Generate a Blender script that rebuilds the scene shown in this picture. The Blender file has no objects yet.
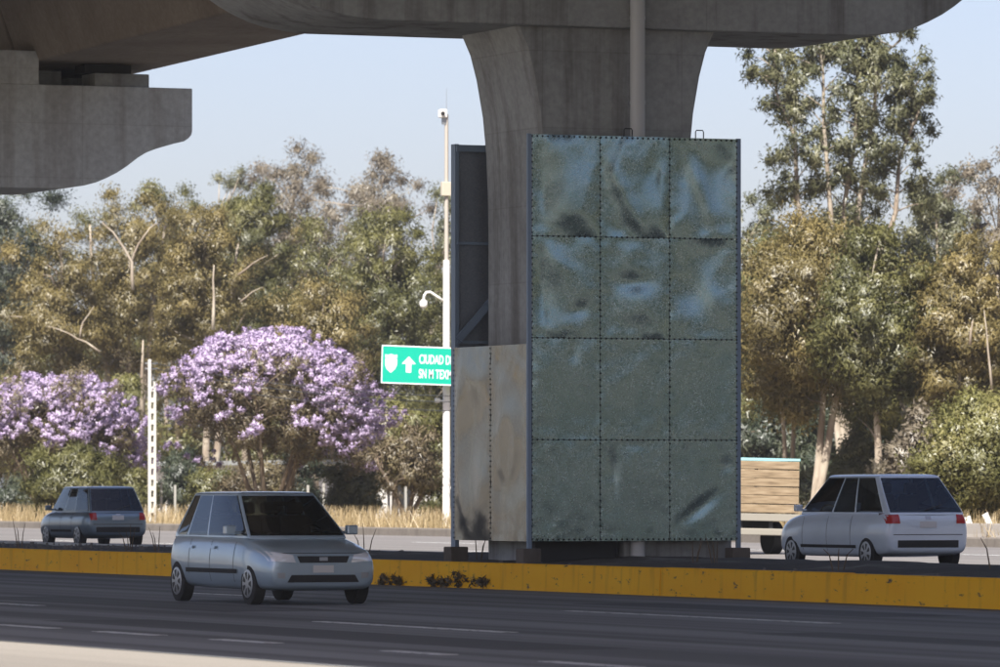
import bpy, bmesh, math, random
import numpy as np
from mathutils import Vector, Matrix, noise
from mathutils.bvhtree import BVHTree

# ------------------------------------------------------------------ frame of the place
# X = across the road (towards the far side), Y = along the road (away), Z = up.
S = bpy.context.scene
TH = math.radians(23.03); SN, CS = math.sin(TH), math.cos(TH)
F, CH, HZ = 6000.0, 1.6, 487.0           # focal length (px of 1000), eye height, horizon row
CX, CY = -36.64, -86.2

# camera
cam = bpy.data.cameras.new('camera'); cam.sensor_width = 36; cam.lens = F * 36 / 1000
cam.shift_y = (HZ - 333.5) / 1000; cam.dof.use_dof = True; cam.dof.focus_distance = 95; cam.dof.aperture_fstop = 5.0; cam.clip_start = 1; cam.clip_end = 6000
camo = bpy.data.objects.new('camera', cam); S.collection.objects.link(camo)
camo.location = (CX, CY, CH); camo.rotation_euler = (math.pi / 2, 0, -TH); S.camera = camo
# sky and sun
SUN_EL = math.radians(48); sd = Vector((-0.60, -0.80)).normalized()
W = bpy.data.worlds.new('World'); S.world = W; W.use_nodes = True
nt = W.node_tree; bg = nt.nodes['Background']
sky = nt.nodes.new('ShaderNodeTexSky'); sky.sky_type = 'NISHITA'; sky.sun_disc = False
sky.sun_elevation = SUN_EL; sky.sun_rotation = math.atan2(sd.x, sd.y)
sky.altitude = 2100; sky.air_density = 1.0; sky.dust_density = 10.0; sky.ozone_density = 1.0
wb = nt.nodes.new('ShaderNodeMix'); wb.data_type = 'RGBA'; wb.blend_type = 'MULTIPLY'; wb.inputs[0].default_value = 1
wb.inputs[7].default_value = (1.11, .985, 1.03, 1)             # the camera's white balance
nt.links.new(sky.outputs[0], wb.inputs[6]); nt.links.new(wb.outputs[2], bg.inputs[0]); bg.inputs[1].default_value = 0.074
sl = bpy.data.lights.new('sun', 'SUN'); sl.energy = 5.0; sl.angle = math.radians(0.53); sl.color = (1, .965, .90)
so = bpy.data.objects.new('sun', sl); S.collection.objects.link(so)
so.rotation_euler = Vector((sd.x * math.cos(SUN_EL), sd.y * math.cos(SUN_EL), math.sin(SUN_EL))).to_track_quat('Z', 'Y').to_euler()
so.location = (0, 0, 60)
# exposure
S.view_settings.view_transform = 'Standard'; S.view_settings.look = 'None'
S.view_settings.exposure = 1.15; S.view_settings.gamma = 1; S.view_settings.use_curve_mapping = False
S.render.engine = 'CYCLES'; S.cycles.use_denoising = True
S.cycles.max_bounces = 8; S.cycles.transparent_max_bounces = 12

# ------------------------------------------------------------------ helpers
COL = S.collection
rng = np.random.default_rng(7); random.seed(7)
def world(xc, y, z): return Vector((xc * CS + y * SN + CX, -xc * SN + y * CS + CY, z))
def depth(px, v): return (v - CX) / (SN + CS * (px - 500) / F)        # distance at which a column meets line v
def on_line(px, v, z=0.0):
    Y = depth(px, v); return world((px - 500) * Y / F, Y, z)
def height(px, v, py): return CH + (HZ - py) * depth(px, v) / F       # height of a row on that line

def new_mesh(name, V, Fc, smooth=False):
    me = bpy.data.meshes.new(name); me.from_pydata([tuple(v) for v in V], [], Fc); me.update()
    if smooth: me.polygons.foreach_set('use_smooth', [True] * len(me.polygons))
    return me
def link(name, me, mat=None, parent=None, kind=None):
    o = bpy.data.objects.new(name, me); COL.objects.link(o)
    if mat is not None and me is not None: me.materials.append(mat)
    if parent is not None: o.parent = parent
    if kind: o['kind'] = kind
    return o
def tag(o, label, cat, group=None):
    o['label'] = label; o['category'] = cat
    if group: o['group'] = group
    return o
def empty(name, loc=(0, 0, 0), rz=0, label=None, cat=None, group=None):
    o = bpy.data.objects.new(name, None); COL.objects.link(o); o.location = loc; o.rotation_euler = (0, 0, rz)
    o.empty_display_size = .2
    if label: tag(o, label, cat, group)
    return o
def copy_tree(o, parent=None):
    c = o.copy(); COL.objects.link(c); c.parent = parent
    for ch in list(o.children): copy_tree(ch, c)
    return c

class MB:
    def __init__(s): s.V = []; s.F = []
    def add(s, V, Fc):
        b = len(s.V); s.V += [tuple(v) for v in V]; s.F += [tuple(i + b for i in f) for f in Fc]; return s
    def box(s, x0, x1, y0, y1, z0, z1, M=None):
        V = [(x0, y0, z0), (x1, y0, z0), (x1, y1, z0), (x0, y1, z0), (x0, y0, z1), (x1, y0, z1), (x1, y1, z1), (x0, y1, z1)]
        if M: V = [M @ Vector(v) for v in V]
        return s.add(V, [(0, 3, 2, 1), (4, 5, 6, 7), (0, 1, 5, 4), (1, 2, 6, 5), (2, 3, 7, 6), (3, 0, 4, 7)])
    def bar(s, a, b, w, h):
        a = Vector(a); b = Vector(b); d = b - a; L = d.length
        M = Matrix.Translation(a) @ d.to_track_quat('X', 'Z').to_matrix().to_4x4()
        return s.box(0, L, -w / 2, w / 2, -h / 2, h / 2, M)
    def prism(s, poly, axis, a, b):                      # poly in the plane normal to axis
        n = len(poly)
        def mk(p, t): return {'y': (p[0], t, p[1]), 'x': (t, p[0], p[1]), 'z': (p[0], p[1], t)}[axis]
        V = [mk(p, a) for p in poly] + [mk(p, b) for p in poly]
        return s.add(V, [tuple(range(n))[::-1], tuple(range(n, 2 * n))] + [(i, (i + 1) % n, n + (i + 1) % n, n + i) for i in range(n)])
    def tube(s, pts, rad, n=8, cap=True):
        pts = [Vector(p) for p in pts]; m = len(pts)
        if not hasattr(rad, '__len__'): rad = [rad] * m
        V = []; up = None
        for i, p in enumerate(pts):
            d = (pts[min(i + 1, m - 1)] - pts[max(i - 1, 0)])
            d = d.normalized() if d.length > 1e-9 else Vector((0, 0, 1))
            if up is None: up = d.orthogonal().normalized()
            up = (up - d * up.dot(d)); up = up.normalized() if up.length > 1e-6 else d.orthogonal().normalized()
            sd_ = d.cross(up)
            for k in range(n):
                a = 2 * math.pi * k / n; V.append(p + (up * math.cos(a) + sd_ * math.sin(a)) * rad[i])
        Fc = [(i * n + k, i * n + (k + 1) % n, (i + 1) * n + (k + 1) % n, (i + 1) * n + k) for i in range(m - 1) for k in range(n)]
        if cap: Fc += [tuple(range(n))[::-1], tuple(range((m - 1) * n, m * n))]
        return s.add(V, Fc)
    def grid(s, fn, nu, nv):
        V = [fn(i / nu, j / nv) for j in range(nv + 1) for i in range(nu + 1)]
        return s.add(V, [(j * (nu + 1) + i, j * (nu + 1) + i + 1, (j + 1) * (nu + 1) + i + 1, (j + 1) * (nu + 1) + i) for j in range(nv) for i in range(nu)])
    def build(s, name, mat, parent=None, smooth=False, sharp=None, bevel=0, kind=None):
        me = new_mesh(name, s.V, s.F, smooth or sharp is not None)
        if sharp is not None: me.set_sharp_from_angle(angle=math.radians(sharp))
        o = link(name, me, mat, parent, kind)
        if bevel:
            m = o.modifiers.new('bevel', 'BEVEL'); m.width = bevel; m.segments = 2; m.limit_method = 'ANGLE'
        return o

def tris(name, VN, n3, tint):                              # loose leaf triangles and their normals
    V, nr = VN
    me = bpy.data.meshes.new(name); me.vertices.add(len(V)); me.vertices.foreach_set('co', V.astype(np.float32).ravel())
    me.loops.add(3 * n3); me.loops.foreach_set('vertex_index', np.arange(3 * n3, dtype=np.int32))
    me.polygons.add(n3); me.polygons.foreach_set('loop_start', np.arange(0, 3 * n3, 3, dtype=np.int32))
    me.update(calc_edges=True)
    me.attributes.new('tint', 'FLOAT', 'POINT').data.foreach_set('value', np.repeat(tint, 3).astype(np.float32))
    me.polygons.foreach_set('use_smooth', np.ones(n3, dtype=bool))
    me.attributes.new('custom_normal', 'FLOAT_VECTOR', 'POINT').data.foreach_set('vector', np.repeat(nr, 3, 0).astype(np.float32).ravel())
    return me
def quads(name, V, n4, tint=None):                       # V: (4n,3) array of loose quads
    me = bpy.data.meshes.new(name); me.vertices.add(len(V)); me.vertices.foreach_set('co', V.astype(np.float32).ravel())
    me.loops.add(4 * n4); me.loops.foreach_set('vertex_index', np.arange(4 * n4, dtype=np.int32))
    me.polygons.add(n4); me.polygons.foreach_set('loop_start', np.arange(0, 4 * n4, 4, dtype=np.int32))
    me.update(calc_edges=True)
    if tint is not None:
        me.attributes.new('tint', 'FLOAT', 'POINT').data.foreach_set('value', np.repeat(tint, 4).astype(np.float32))
    return me

# ------------------------------------------------------------------ materials
def mat(name, col=(.5, .5, .5), rough=.7, metal=0.0, spec=.5):
    m = bpy.data.materials.new(name); m.use_nodes = True; b = m.node_tree.nodes['Principled BSDF']
    b.inputs['Base Color'].default_value = (*col, 1); b.inputs['Roughness'].default_value = rough
    b.inputs['Metallic'].default_value = metal; b.inputs['Specular IOR Level'].default_value = spec
    return m
class N:                                                   # tiny node helper
    def __init__(s, m): s.t = m.node_tree; s.b = s.t.nodes.get('Principled BSDF')
    def n(s, typ, **kw):
        nd = s.t.nodes.new('ShaderNode' + typ)
        for k, v in kw.items():
            if k in nd.inputs: nd.inputs[k].default_value = v
            else: setattr(nd, k, v)
        return nd
    def l(s, a, b): s.t.links.new(a, b)
    def coords(s, scale=(1, 1, 1), which='Object'):
        tc = s.n('TexCoord'); mp = s.n('Mapping'); mp.inputs['Scale'].default_value = scale
        s.l(tc.outputs[which], mp.inputs[0]); return mp.outputs[0]
    def noise(s, scale, detail=5, vec=None, rough=.55, dist=0):
        nd = s.n('TexNoise'); nd.inputs['Scale'].default_value = scale; nd.inputs['Detail'].default_value = detail
        nd.inputs['Roughness'].default_value = rough; nd.inputs['Distortion'].default_value = dist
        if vec is not None: s.l(vec, nd.inputs['Vector'])
        return nd.outputs['Fac']
    def ramp(s, fac, stops):
        r = s.n('ValToRGB'); e = r.color_ramp.elements
        while len(e) < len(stops): e.new(.5)
        for el, (p, c) in zip(e, stops): el.position = p; el.color = (*c, 1) if len(c) == 3 else c
        s.l(fac, r.inputs[0]); return r.outputs[0]
    def mix(s, fac, a, b, mode='MIX'):
        x = s.n('Mix', data_type='RGBA', blend_type=mode)
        for i, v in ((0, fac), (6, a), (7, b)):
            if hasattr(v, 'links'): s.l(v, x.inputs[i])
            else: x.inputs[i].default_value = v if i == 0 else (*v, 1)
        return x.outputs[2]
    def bump(s, h, strength=.3, dist=.02):
        b = s.n('Bump'); b.inputs['Strength'].default_value = strength; b.inputs['Distance'].default_value = dist
        s.l(h, b.inputs['Height']); s.l(b.outputs[0], s.b.inputs['Normal'])
    def color(s, c): s.l(c, s.b.inputs['Base Color'])
    def rough(s, c): s.l(c, s.b.inputs['Roughness'])

def m_concrete(name, base, dark, streak=.6, warm=None, form=False):
    m = mat(name, base, .88); q = N(m)
    c1 = q.noise(.55, 6, q.coords()); c2 = q.noise(9, 6, q.coords())
    st = q.noise(1.6, 5, q.coords((1.3, 1.3, .09)), .6)
    base2 = warm or tuple(x * .85 for x in base)
    a = q.ramp(c1, [(.35, base), (.65, base2)])
    f = q.ramp(st, [(.50, (0, 0, 0)), (.68, (streak,) * 3)])
    a = q.mix(f, a, dark)
    g = q.ramp(c2, [(.3, (.82,) * 3), (.7, (1.06,) * 3)])
    a = q.mix(1.0, a, g, 'MULTIPLY'); q.color(a)
    if form:
        tc = q.n('TexCoord'); sx_ = q.n('SeparateXYZ'); q.l(tc.outputs['Object'], sx_.inputs[0]); ad = q.n('Math', operation='ADD'); q.l(sx_.outputs[0], ad.inputs[0]); q.l(sx_.outputs[1], ad.inputs[1])
        cb = q.n('CombineXYZ'); q.l(ad.outputs[0], cb.inputs[0]); q.l(sx_.outputs[2], cb.inputs[1])
        br_ = q.n('TexBrick'); br_.offset = 0; br_.inputs['Scale'].default_value = 1; br_.inputs['Brick Width'].default_value = 2.44; br_.inputs['Row Height'].default_value = 1.22; br_.inputs['Mortar Size'].default_value = .012
        br_.inputs['Color1'].default_value = (1, 1, 1, 1); br_.inputs['Color2'].default_value = (.90, .90, .90, 1); br_.inputs['Mortar'].default_value = (.72, .70, .68, 1)
        q.l(cb.outputs[0], br_.inputs['Vector']); q.color(q.mix(.45, a, br_.outputs[0], 'MULTIPLY'))
    q.bump(c2, .25, .01); return m
M_CON = m_concrete('concrete_grey', (.41, .43, .425), (.17, .165, .155), .85, (.31, .32, .315), True)
M_CONL = m_concrete('concrete_pale_skylit', (.66, .69, .68), (.42, .41, .39), .7, (.60, .62, .61), True)  # pale concrete, tone raised to put the far caps' skylight into the colour
M_CONG = m_concrete('girder_concrete', (.34, .295, .25), (.20, .165, .135), .4, (.27, .23, .195))
M_DKERB = m_concrete('dark_kerb', (.15, .13, .11), (.07, .06, .05), .6)
M_RUB = mat('bearing_rubber', (.02, .02, .02), .8)

def m_asphalt(name, c0, c1, tyre_shade, streak=(.9, .012, 1)):
    m = mat(name, c0, .8); q = N(m)
    gr = q.noise(60, 4, q.coords()); big = q.noise(.25, 5, q.coords((1, .25, 1)))
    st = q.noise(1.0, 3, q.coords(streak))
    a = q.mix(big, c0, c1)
    a = q.mix(q.ramp(st, [(.40, (0, 0, 0)), (.60, (.95,) * 3)]), a, tyre_shade)  # tyre-dark streaks, strengthened to put shadow bands into the road colour
    a = q.mix(1.0, a, q.ramp(gr, [(.3, (.75,) * 3), (.7, (1.2,) * 3)]), 'MULTIPLY'); q.color(a)
    q.bump(gr, .3, .01); return m
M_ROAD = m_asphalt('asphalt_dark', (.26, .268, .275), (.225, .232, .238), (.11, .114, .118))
M_ROADF = m_asphalt('asphalt_worn', (.18, .165, .155), (.16, .146, .137), (.13, .12, .112))
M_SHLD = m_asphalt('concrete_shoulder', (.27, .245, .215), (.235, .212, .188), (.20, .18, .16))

def m_paint_line():
    m = mat('road_paint', (.62, .63, .62), .6); q = N(m)
    q.color(q.ramp(q.noise(7, 6, q.coords()), [(.34, (.16, .16, .16)), (.5, (.62, .63, .62))])); return m
M_LINE = m_paint_line()

def m_kerb():
    m = mat('yellow_kerb_paint', (.55, .26, .02), .65); q = N(m)
    n1 = q.noise(1.2, 6, q.coords((1, .6, 2))); n2 = q.noise(5, 8, q.coords((1, .6, 1.6)), .7)
    a = q.ramp(n1, [(.3, (.92, .45, .012)), (.7, (.96, .52, .02))])
    chip = q.ramp(n2, [(.60, (0, 0, 0)), (.66, (1, 1, 1))])
    a = q.mix(chip, a, (.09, .075, .06))
    s = q.noise(2.5, 5, q.coords((1, 1.5, .2)))
    a = q.mix(q.ramp(s, [(.55, (0, 0, 0)), (.75, (.45,) * 3)]), a, (.25, .12, .03))
    q.color(a); q.bump(n2, .4, .01); return m
M_KERB = m_kerb(); M_KERB.node_tree.nodes['Principled BSDF'].inputs['Specular IOR Level'].default_value = .15

def m_soil():
    m = mat('median_soil', (.07, .06, .05), .95); q = N(m)
    n1 = q.noise(.6, 7, q.coords((1, .5, 1)), .65); n2 = q.noise(14, 5, q.coords())
    a = q.ramp(n1, [(.35, (.030, .028, .026)), (.58, (.07, .062, .052)), (.72, (.22, .21, .19))])
    q.color(q.mix(1.0, a, q.ramp(n2, [(.3, (.6,) * 3), (.7, (1.3,) * 3)]), 'MULTIPLY')); q.bump(n2, .8, .04); return m
M_SOIL = m_soil()
def m_ground():
    m = mat('dry_ground', (.2, .16, .1), .95); q = N(m)
    n1 = q.noise(.12, 6, q.coords()); n2 = q.noise(3, 6, q.coords())
    a = q.ramp(n1, [(.35, (.16, .125, .07)), (.6, (.24, .19, .11)), (.75, (.13, .12, .05))])
    q.color(q.mix(1.0, a, q.ramp(n2, [(.3, (.7,) * 3), (.7, (1.2,) * 3)]), 'MULTIPLY')); q.bump(n2, .6, .1); return m
M_GRD = m_ground()

def m_galv(name, col, col2, rough0, rough1, spangle=9, metal=.85, tarn=None, bump=.10):
    m = mat(name, col, .4, metal); q = N(m)
    co = q.coords()
    vo = q.n('TexVoronoi'); vo.inputs['Scale'].default_value = spangle * 4; q.l(co, vo.inputs['Vector'])
    bw = q.n('RGBToBW'); q.l(vo.outputs['Color'], bw.inputs[0])
    fine = q.noise(28, 6, co, .7); big = q.noise(1.1, 6, co, .6)
    f = q.n('Math', operation='MULTIPLY'); q.l(bw.outputs[0], f.inputs[0]); q.l(fine, f.inputs[1])
    a = q.mix(q.ramp(f.outputs[0], [(.10, (0, 0, 0)), (.48, (1, 1, 1))]), col, col2)
    if tarn: a = q.mix(q.ramp(big, [(.48, (0, 0, 0)), (.68, (.8,) * 3)]), a, tarn)
    q.color(a)
    r = q.n('MapRange'); r.inputs[3].default_value = rough0; r.inputs[4].default_value = rough1
    q.l(f.outputs[0], r.inputs[0]); r.inputs[1].default_value = .05; r.inputs[2].default_value = .55; q.rough(r.outputs[0])
    q.bump(f.outputs[0], bump, .01); return m
M_GALV = m_galv('galvanised_sheet', (.23, .34, .335), (.48, .57, .545), .17, .30, 14, .93, (.245, .35, .335), .20)
M_GALV2 = m_galv('galvanised_sheet_smooth', (.205, .21, .195), (.25, .25, .23), .10, .22, 8, .92, (.24, .225, .195))
M_GALVB = m_galv('galvanised_sheet_back', (.22, .25, .29), (.27, .30, .34), .35, .5, 10, .5)
M_FRAME = mat('blue_grey_frame', (.22, .29, .38), .45, .3)
M_RIVET = mat('dark_rivet', (.04, .045, .045), .5, .6)
M_PIPE = mat('pale_pipe', (.55, .56, .55), .5)
M_WHITE = mat('white_paint', (.72, .70, .66), .5)
M_RUSTY = mat('weathered_pole', (.38, .34, .29), .7, .2)
M_BLACK = mat('black_plastic', (.015, .015, .016), .5)
M_WIRE = mat('cable_black', (.03, .03, .03), .7)
M_GREEN = mat('sign_green', (.0, .37, .25), .45)
M_SIGNW = mat('sign_white', (.80, .82, .80), .45)
M_POLE = mat('pale_concrete_pole', (.52, .50, .46), .7)
M_GREYP = mat('weathered_post', (.34, .33, .30), .8)
M_STEEL = mat('plain_steel', (.32, .33, .33), .45, .7)
M_DARKM = mat('dark_metal', (.03, .032, .035), .6, .3)
M_STONE = mat('rubble_stone', (.16, .15, .14), .9)

def m_bark(name, a, b):
    m = mat(name, a, .9); q = N(m)
    n1 = q.noise(2.2, 5, q.coords((1, 1, .35))); q.color(q.ramp(n1, [(.35, a), (.62, b)])); q.bump(n1, .5, .03); return m
M_BARKP = m_bark('bark_pale', (.38, .33, .26), (.20, .155, .115))
M_BARKB = m_bark('bark_brown', (.17, .125, .085), (.10, .075, .05))
def m_leaf(name, stops, trans=.42):
    m = bpy.data.materials.new(name); m.use_nodes = True; t = m.node_tree; t.nodes.clear(); q = N(m)
    at = q.n('Attribute'); at.attribute_name = 'tint'
    c = q.ramp(at.outputs['Fac'], stops)
    d = q.n('BsdfDiffuse'); tr = q.n('BsdfTranslucent'); q.l(c, d.inputs[0]); q.l(c, tr.inputs[0])
    gl = q.n('BsdfGlossy'); gl.inputs['Roughness'].default_value = .45; gl.inputs[0].default_value = (1, 1, 1, 1)
    mx = q.n('MixShader'); mx.inputs[0].default_value = trans; q.l(d.outputs[0], mx.inputs[1]); q.l(tr.outputs[0], mx.inputs[2])
    m2 = q.n('MixShader'); m2.inputs[0].default_value = .04; q.l(mx.outputs[0], m2.inputs[1]); q.l(gl.outputs[0], m2.inputs[2])
    o = q.n('OutputMaterial'); q.l(m2.outputs[0], o.inputs[0]); return m
L_TAN = m_leaf('leaf_tan', [(0, (0.12, 0.098, 0.034)), (.5, (0.2, 0.16, 0.056)), (1, (0.275, 0.215, 0.08))])
L_OLIVE = m_leaf('leaf_olive', [(0, (0.075, 0.08, 0.026)), (.5, (0.135, 0.132, 0.042)), (1, (0.19, 0.178, 0.06))])
L_GREY = m_leaf('leaf_grey_green', [(0, (0.085, 0.092, 0.042)), (.5, (0.15, 0.152, 0.072)), (1, (0.22, 0.208, 0.105))])
L_BROWN = m_leaf('leaf_brown_grey', [(0, (0.14, 0.115, 0.08)), (.5, (0.2, 0.165, 0.115)), (1, (0.25, 0.215, 0.15))])
L_DARK = m_leaf('leaf_dark_green', [(0, (0.032, 0.045, 0.028)), (.5, (0.06, 0.075, 0.042)), (1, (0.11, 0.12, 0.07))])
L_LIME = m_leaf('leaf_yellow_green', [(0, (0.12, 0.12, 0.04)), (.5, (0.2, 0.19, 0.06)), (1, (0.28, 0.25, 0.1))])
L_JAC = m_leaf('jacaranda_twig_leaf', [(0, (0.12, 0.095, 0.055)), (.5, (0.18, 0.14, 0.08)), (1, (0.22, 0.185, 0.09))])
L_PURP = m_leaf('jacaranda_blossom', [(0, (.42, .32, .50)), (.5, (.50, .40, .57)), (1, (.57, .47, .63))], .3)
L_STRAW = m_leaf('dry_straw', [(0, (0.240, 0.170, 0.080)), (.5, (0.380, 0.290, 0.150)), (1, (0.480, 0.380, 0.220))], .3)

# ------------------------------------------------------------------ setting
def sheet(name, x0, x1, y0, y1, z, m):
    return link(name, new_mesh(name, [(x0, y0, z), (x1, y0, z), (x1, y1, z), (x0, y1, z)], [(0, 1, 2, 3)]), m, kind='structure')
sheet('ground', -900, 900, -900, 900, -.012, M_GRD)
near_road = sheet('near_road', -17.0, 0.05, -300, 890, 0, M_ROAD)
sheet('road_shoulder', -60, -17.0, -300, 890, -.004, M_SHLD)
far_road = sheet('far_road', 5.9, 37.6, -300, 890, 0, M_ROADF)
KH = .41
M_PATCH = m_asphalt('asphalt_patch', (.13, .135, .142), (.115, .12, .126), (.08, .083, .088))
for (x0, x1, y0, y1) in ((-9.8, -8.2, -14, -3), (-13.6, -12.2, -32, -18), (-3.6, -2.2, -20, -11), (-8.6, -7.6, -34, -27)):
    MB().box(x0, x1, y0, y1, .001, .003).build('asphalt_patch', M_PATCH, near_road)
# painted lane dashes of the near road
def dash(x, y0, y1, road, w=.19):
    return MB().box(x - w / 2, x + w / 2, y0, y1, .002, .006).build('lane_marking', M_LINE, road)
def ground_y(px, py):                                       # distance along the road of a pixel on the road surface
    Y = F * CH / (py - HZ); xc = (px - 500) * Y / F; return -xc * SN + Y * CS + CY
for x, spans in ((-5.55, [((795, 624), (565, 611)), ((272, 597.5), (163, 593))]),
                 (-10.75, [((478, 633), (295, 622)), ((30, 606), (-90, 601))]),
                 (-14.75, [((380, 656), (305, 652)), ((225, 644), (172, 640)), ((128, 636), (65, 632)), ((18, 629), (-40, 625)), ((540, 669), (450, 663))])):
    for (a, b) in spans: dash(x, ground_y(*a), ground_y(*b), near_road)
for x in (13.4, 21.0, 29.0):
    for k in range(12): dash(x, -40 + 11 * k, -35.5 + 11 * k, far_road)

# median: soil bed between a yellow painted kerb and a plain back kerb
med = MB()
def med_pt(a, b):
    x = .22 + a * 5.45; y = -60 + b * 260
    return (x, y, KH - .06 + (.10 * math.sin(math.pi * min(1, a * 1.05)) + .06 * a) * (1 if y < 6 else max(0, 1 - (y - 6) / 25)) + .05 * noise.noise((x * .7, y * .35, 3)) + .03 * noise.noise((x * 3, y * 2, 9)) - .05 * (a > .97))
med.grid(med_pt, 14, 420); med.build('median', M_SOIL, smooth=True, kind='structure')
for k, (y0, y1) in enumerate([(-60 + 6 * i, -54 + 6 * i) for i in range(42)]):
    j = .012 * noise.noise((k * 1.7, 0, 5)); h = KH + .02 * noise.noise((k * 2.3, 4, 0))
    o = MB().prism([(j, -.02), (j + .23, -.02), (j + .23, h - .01), (j + .2, h), (j + .035, h), (j + .012, h - .03)], 'y', y0 + .006, y1 - .006).build('yellow_kerb_block', M_KERB)
    if k == 0:
        kerb = empty('yellow_kerb'); kerb['kind'] = 'structure'
    o.parent = kerb
bk = empty('back_kerb'); bk['kind'] = 'structure'
for k in range(42):
    MB().prism([(5.68, -.02), (5.9, -.02), (5.9, .34), (5.87, .38), (5.70, .38), (5.68, .36)], 'y', -60 + 6 * k + .006, -54 + 6 * k - .006).build('kerb_block', M_CONL, bk)
vk = empty('verge_kerb'); vk['kind'] = 'structure'
for k in range(44):
    MB().prism([(37.6, -.02), (37.9, -.02), (37.9, .24), (37.87, .26), (37.66, .26), (37.62, .22)], 'y', -60 + 6 * k + .006, -54 + 6 * k - .006).build('kerb_block', M_DKERB, vk)
vg = MB(); vg.grid(lambda a, b: (37.9 + 40 * a, -80 + 420 * b, .2 + .12 * noise.noise((a * 9, b * 60, 1))), 16, 160)
vg.build('verge', M_GRD, smooth=True, kind='structure')

# rubble on the median
gv = MB(); rr = random.Random(5)
for i in range(1500):
    x = .35 + rr.random() ** 1.3 * 5.1; y = -35 + rr.random() * 95; r = .015 + .05 * rr.random() ** 3; z = KH - .03
    a = rr.random() * 6.28
    p = [(x + r * math.cos(a + t) * rr.uniform(.7, 1.2), y + r * math.sin(a + t) * rr.uniform(.7, 1.2), z - .03) for t in (0, 1.57, 3.14, 4.71)]
    q_ = [(x + (u - x) * .6, y + (v - y) * .6, z + r * rr.uniform(.5, 1)) for u, v, w in p]
    gv.add(p + q_, [(0, 1, 5, 4), (1, 2, 6, 5), (2, 3, 7, 6), (3, 0, 4, 7), (4, 5, 6, 7)])
tag(gv.build('gravel', M_STONE, kind='stuff'), 'loose grey rubble scattered over the dark median soil', 'gravel')

# ------------------------------------------------------------------ viaduct
via = empty('elevated_highway', (2.6, 2.5, 0), 0, 'weathered concrete flyover with hammerhead piers carrying the upper road', 'flyover')
def vpart(mb, name, m, **kw):
    mb.V = [(x - 2.6, y - 2.5, z) for x, y, z in mb.V]; return mb.build(name, m, via, **kw)
CXV = 2.6
def zbot(u): return 8.92 - .0155 * (u - 2.5)               # underside of the caps follows the grade
def cap_profile(half, zb, hh=2.33):
    e = [(0, hh), (0, 1.37), (.02, 1.28), (.09, 1.20), (.2, 1.13), (.45, 1.07), (.86, .95), (1.1, .86), (1.3, .74), (1.58, .53), (1.8, .39), (2.06, .26), (2.3, .16), (2.6, .08), (3.0, .02), (3.3, 0)]
    R = [(CXV + half - d, zb + z) for d, z in e]
    Lf = [(CXV - half + d, zb + z) for d, z in e][::-1]
    return (R + Lf)[::-1]
PIERS = [-38.5, 2.5, 43.0, 84.0]
for u in PIERS:
    zb = zbot(u); c = MB().prism(cap_profile(7.5, zb), 'y', u - 1.45, u + 1.75)
    cap = vpart(c, 'pier_cap', M_CON if u < 20 else M_CONL, sharp=25, bevel=.02)  # far caps use the pale tone with skylight painted in
    # flared column: rectangular with chamfered corners
    zs = [0, 5.6, 6.3, 7.0, 7.6, 8.2, 8.6, zb + .003]; hw = [1.27, 1.27, 1.28, 1.31, 1.37, 1.48, 1.59, 1.74]
    col = MB(); V = []; n = 8
    for z, h in zip(zs, hw):
        d = 1.15; ch = .05
        V += [(CXV - h + ch, u - d, z), (CXV + h - ch, u - d, z), (CXV + h, u - d + ch, z), (CXV + h, u + d - ch, z), (CXV + h - ch, u + d, z), (CXV - h + ch, u + d, z), (CXV - h, u + d - ch, z), (CXV - h, u - d + ch, z)]
    Fc = [(i * n + k, i * n + (k + 1) % n, (i + 1) * n + (k + 1) % n, (i + 1) * n + k) for i in range(len(zs) - 1) for k in range(n)]
    col.add(V, Fc + [tuple(range(n))[::-1]])
    vpart(col, 'pier', M_CON, sharp=25)
    zt = zb + 2.33
    for s in (-1, 1):
        vpart(MB().box(*sorted((CXV + s * 2.75, CXV + s * 3.85)), u - 1.43, u - .2, zt - .02, zt + .75), 'shear_key', M_CONL, bevel=.02)
        vpart(MB().box(*sorted((CXV + s * 4.0, CXV + s * 4.9)), u + .1, u + 1.3, zt - .02, zt + .42), 'shear_key', M_CONL, bevel=.02)
        for dy in (-.9, .9):
            vpart(MB().box(*sorted((CXV + s * 5.2, CXV + s * 6.5)), u + dy - .45, u + dy + .45, zt - .02, zt + .30), 'bearing_pedestal', M_CON, bevel=.02)
            vpart(MB().box(*sorted((CXV + s * 5.0, CXV + s * 6.1)), u + dy - .35, u + dy + .35, zt + .30, zt + .50), 'bearing_pad', M_RUB)
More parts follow.
